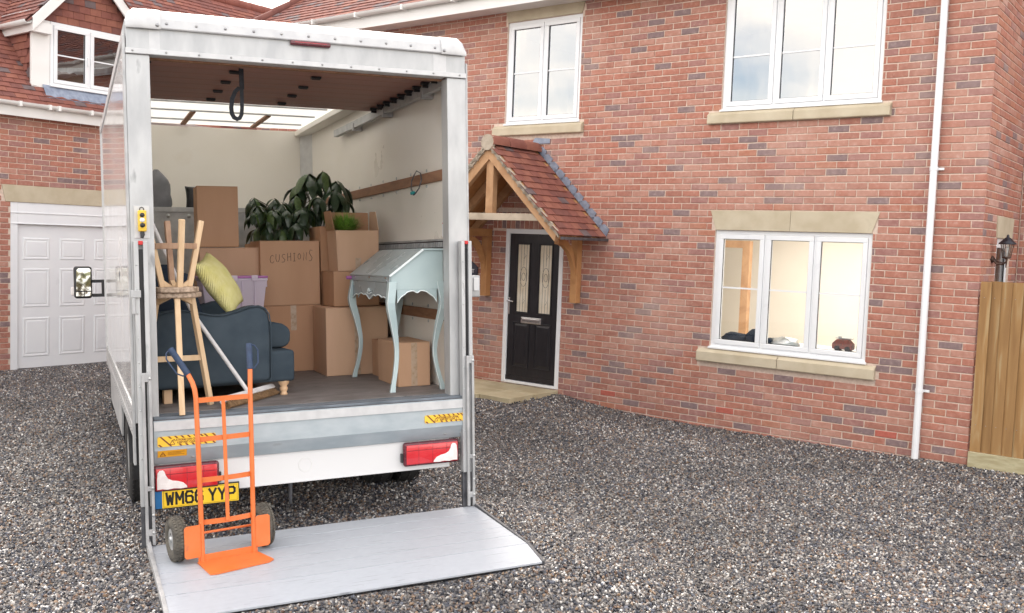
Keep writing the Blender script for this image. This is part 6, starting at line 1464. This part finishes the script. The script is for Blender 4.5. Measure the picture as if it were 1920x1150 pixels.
m_.lathe([(0, 0), (.008, 0), (.006, .006), (0, .007)], 10, Matrix.Translation((UF - .006, .345, 1.662)) @ Matrix.Rotation(-PI / 2, 4, 'Y')); dk.part('hardware', m_, 'chrome')
# side apron with moulded edge, front drawer apron with scallops
def scallop(a, b, zt, lo, hi, n, ph=0):
    out = []
    for i in range(n + 1):
        t_ = i / n; e = abs(2 * t_ - 1); z_ = hi - (hi - lo) * (e ** 3.0) - .016 * max(0, math.cos(2 * PI * (t_ - .5) * 3)) * (1 - e) ; out.append((a + (b - a) * t_, z_))
    return [(a, zt)] + out + [(b, zt)]
sd = scallop(UF + .05, UB - .05, 1.645, 1.505, 1.590, 28)
m_ = MB(); m_.prism(sd, 'y', D0 + .006, D0 + .022); dk.part('side_apron', m_, 'desk', bev=.0015)
m_ = MB(); m_.tube([(a, D0 + .005, b) for a, b in sd[1:-1]], .0042, 6); dk.part('apron_bead', m_, 'desk_edge')
m_ = MB(); m_.prism(sd, 'y', D1 - .022, D1 - .006); dk.part('side_apron', m_, 'desk', bev=.0015)
fa = [(D0 + .05, 1.65)]
for i in range(49):
    t_ = i / 48; e = abs(2 * t_ - 1); fa.append((D0 + .05 + (D1 - D0 - .10) * t_, 1.545 - .035 * e ** 4 - .030 * math.exp(-((t_ - .5) / .09) ** 2) + .012 * abs(math.sin(t_ * PI * 6))))
fa.append((D1 - .05, 1.65))
m_ = MB(); m_.prism(fa, 'x', UF - .002, UF + .014); dk.part('front_apron', m_, 'desk_lid', bev=.0015)
m_ = MB(); m_.tube([(UF - .003, a, b) for a, b in fa[1:-1]], .0045, 6); dk.part('apron_bead', m_, 'desk_edge')
m_ = MB()
for k in range(5):
    a = PI * (.1 + .2 * k); m_.tube([(UF - .006, .815, 1.572), (UF - .010, .815 + .022 * math.cos(a), 1.572 + .022 * math.sin(a)), (UF - .006, .815 + .036 * math.cos(a), 1.572 + .026 * math.sin(a))], [.004, .007, .002], 6)
m_.tube([(UF - .006, .76, 1.566), (UF - .008, .79, 1.556), (UF - .008, .84, 1.556), (UF - .006, .87, 1.566)], .004, 6); dk.part('carving', m_, 'desk_edge')
m_ = MB(); m_.box(UF + .02, UB - .02, D0 + .022, D1 - .022, 1.60, 1.64); dk.part('drawer_bottom', m_, 'desk')
for (cu, cw, ou, ow) in ((UF + .022, D0 + .026, -1, -1), (UF + .022, D1 - .026, -1, 1), (UB - .022, D0 + .026, 1, -1), (UB - .022, D1 - .026, 1, 1)):
    m_ = MB(); secs = []
    for i in range(17):
        t_ = i / 16; z_ = FZ + (1.655 - FZ) * t_
        off = .024 * math.exp(-((t_ - .80) / .13) ** 2) - .034 * math.exp(-((t_ - .36) / .22) ** 2) + .016 * math.exp(-(t_ / .10) ** 2)
        hw = .0155 + .0135 * sstep(.35, .82, t_) + .004 * math.exp(-(t_ / .05) ** 2)
        secs.append(((cu + ou * off, cw + ow * off * .8, z_), hw, hw))
    m_.loft(secs); lg = dk.part('leg', m_, 'desk', bev=.004)
    m_ = MB(); m_.tube([(c_[0] - h_ * (1 if ou < 0 else 1) * 1.0 * (1), c_[1] - h_, c_[2]) for c_, h_, _ in secs], .0022, 5); dk.part('leg_highlight_bead', m_, 'desk_edge', parent=lg)
m_ = MB(); m_.tube([(UF - .008, D1 - .03, 1.673), (UF - .05, D1 - .03, 1.672)], .014, 10); dk.part('pink_tag', m_, 'bin_lid')

# orange hand truck standing on the platform
ht = Thing('hand_truck', 'orange tubular hand truck with pneumatic wheels standing on the lowered tail lift', 'hand truck', MV, (.46, -.52, .052))
def wv(u): return -.56 + .16 * (u - .30)
PZ = .054
def uL(z_): return .312 - .010 * (z_ / 1.0)
for sg_, ub, ut, tip in ((-1, .315, .303, (.175, -.33, 1.305)), (1, .618, .622, (.628, -.40, 1.312))):
    b0 = wv(ub); m_ = MB()
    pts_ = [(ub, b0, PZ + .005), (ub * .5 + ut * .5, b0 + .015, .60), (ut, b0 + .035, 1.02)]
    if sg_ < 0: pts_ += [(.298, -.515, 1.07), (.288, -.497, 1.11), (.268, -.47, 1.155)]; g0 = Vector((.268, -.47, 1.155)); g1 = Vector((.178, -.42, 1.308))
    else: pts_ += [(.624, -.465, 1.08), (.627, -.455, 1.13), (.628, -.45, 1.165)]; g0 = Vector((.628, -.45, 1.165)); g1 = Vector((.632, -.40, 1.315))
    m_.tube(pts_, .0145, 14); tb = ht.part('upright_tube', m_, 'orange')
    m_ = MB(); m_.tube([g0, g1], .0185, 14); gpp = ht.part('grip', m_, 'navy', bev=.003)
    d_ = (g1 - g0).normalized(); out = Vector((-1, 0, -.55)) if sg_ < 0 else Vector((1, .0, 0)); out = (out - d_ * out.dot(d_)).normalized()
    m_ = MB(); m_.tube([g1 - d_ * .004, g1 + out * .034 - d_ * .012, g1 + out * .052 - d_ * .04, g0 + out * .050 + d_ * .04, g0 + out * .028 + d_ * .008, g0 + d_ * .004], .0048, 8); ht.part('hand_guard', m_, 'navy', parent=gpp)
for zc in (1.005, .775, .535, .285):
    m_ = MB(); n_ = 12; uA, uB = .311, .618
    for i in range(n_):
        t0, t1 = i / n_, (i + 1) / n_; f = lambda t_: (uA + (uB - uA) * t_, wv(uA + (uB - uA) * t_) + .012 + (zc / 1.0) * .02 - .05 * math.sin(PI * t_), zc + .008 * math.sin(PI * t_))
        m_.bar(f(t0), f(t1), .004, .030, up=(0, 0, 1))
    ht.part('cross_strap', m_, 'orange')
m_ = MB(); m_.bar((.452, wv(.45) - .022, 1.0), (.460, wv(.45) - .042, .29), .022, .010, up=(0, 1, 0)); ht.part('centre_bar', m_, 'orange', bev=.003)
m_ = MB(); m_.add([(.285, wv(.285) - .003, PZ), (.640, wv(.64) - .003, PZ), (.700, wv(.7) - .20, PZ), (.670, wv(.67) - .235, PZ), (.36, wv(.36) - .275, PZ), (.325, wv(.32) - .262, PZ), (.285, wv(.285) - .003, PZ + .006), (.640, wv(.64) - .003, PZ + .006), (.700, wv(.7) - .20, PZ + .006), (.670, wv(.67) - .235, PZ + .006), (.36, wv(.36) - .275, PZ + .006), (.325, wv(.32) - .262, PZ + .006)],
               [(5, 4, 3, 2, 1, 0)[::-1], (6, 7, 8, 9, 10, 11)[::-1]] + [(i, (i + 1) % 6, 6 + (i + 1) % 6, 6 + i) for i in range(6)]); ht.part('toe_plate', m_, 'orange', bev=.0015)
m_ = MB(); m_.bar((.29, wv(.29), PZ + .022), (.64, wv(.64), PZ + .022), .005, .044, up=(0, 0, 1)); ht.part('toe_upstand', m_, 'orange', bev=.001)
for sg_, a, b in ((-1, .212, .306), (1, .628, .718)):
    m_ = MB(); T = face_T((a, wv(a) - .012, PZ + .035), (1, .16, 0), (0, 0, 1)); w_ = b - a
    m_.prism([(.012, 0), (w_ - (.0 if sg_ < 0 else .012), 0), (w_, .012), (w_, .18), (w_ - (.0 if sg_ < 0 else .012), .192), (.012, .192), (0, .18), (0, .012)], 'z', -.003, .0, T); ht.part('wheel_guard', m_, 'orange', bev=.001)
    uu = b if sg_ < 0 else a
    m_ = MB(); m_.bar((uu, wv(uu), .30), (uu - .0, wv(uu) + .13, .195), .004, .035, up=(0, 0, 1)); m_.bar((uu, wv(uu), .07), (uu, wv(uu) + .13, .195), .004, .03, up=(0, 0, 1)); ht.part('axle_bracket', m_, 'orange')
m_ = MB(); m_.tube([(.155, wv(.155) + .125, .192), (.735, wv(.735) + .125, .192)], .008, 10); ht.part('axle', m_, 'orange')
for uc in (.180, .700):
    T = Matrix.Translation((uc, wv(uc) + .125, .184)) @ Matrix.Rotation(math.atan(.16), 4, 'Z') @ Matrix.Rotation(-PI / 2, 4, 'Y')
    m_ = MB(); m_.lathe([(0, -.030), (.018, -.030), (.018, .036), (.012, .040), (0, .040)], 16, T); m_.lathe([(.018, .010), (.040, .012), (.052, .024), (.060, .026), (.063, .030)], 24, T); m_.lathe([(.063, -.030), (.060, -.026), (.052, -.020), (.018, -.010)], 24, T)
    wh = ht.part('wheel', m_, 'silver')
    m_ = MB(); m_.lathe([(.060, -.022), (.066, -.032), (.085, -.040), (.108, -.038), (.124, -.026), (.130, -.010), (.130, .010), (.124, .026), (.108, .038), (.085, .040), (.066, .032), (.060, .022)], 40, T)
    for k in range(40):
        for (r_, y_, q_) in ((.1285, .0, 0), (.125, .024, .5), (.125, -.024, .5)):
            m_.box(-.007, .007, -.0075, .0075, 0, .006, T @ Matrix.Rotation(2 * PI * (k + q_) / 40, 4, 'Z') @ Matrix.Translation((r_, 0, y_)) @ Matrix.Rotation(PI / 2 - y_ * 16, 4, 'Y'))
    ht.part('tyre', m_, 'rubber_dusty', parent=wh)
    m_ = MB(); m_.tube([T @ Vector((.045, .0, .020)), T @ Vector((.030, .0, .034))], .003, 6); ht.part('valve', m_, 'black', parent=wh)
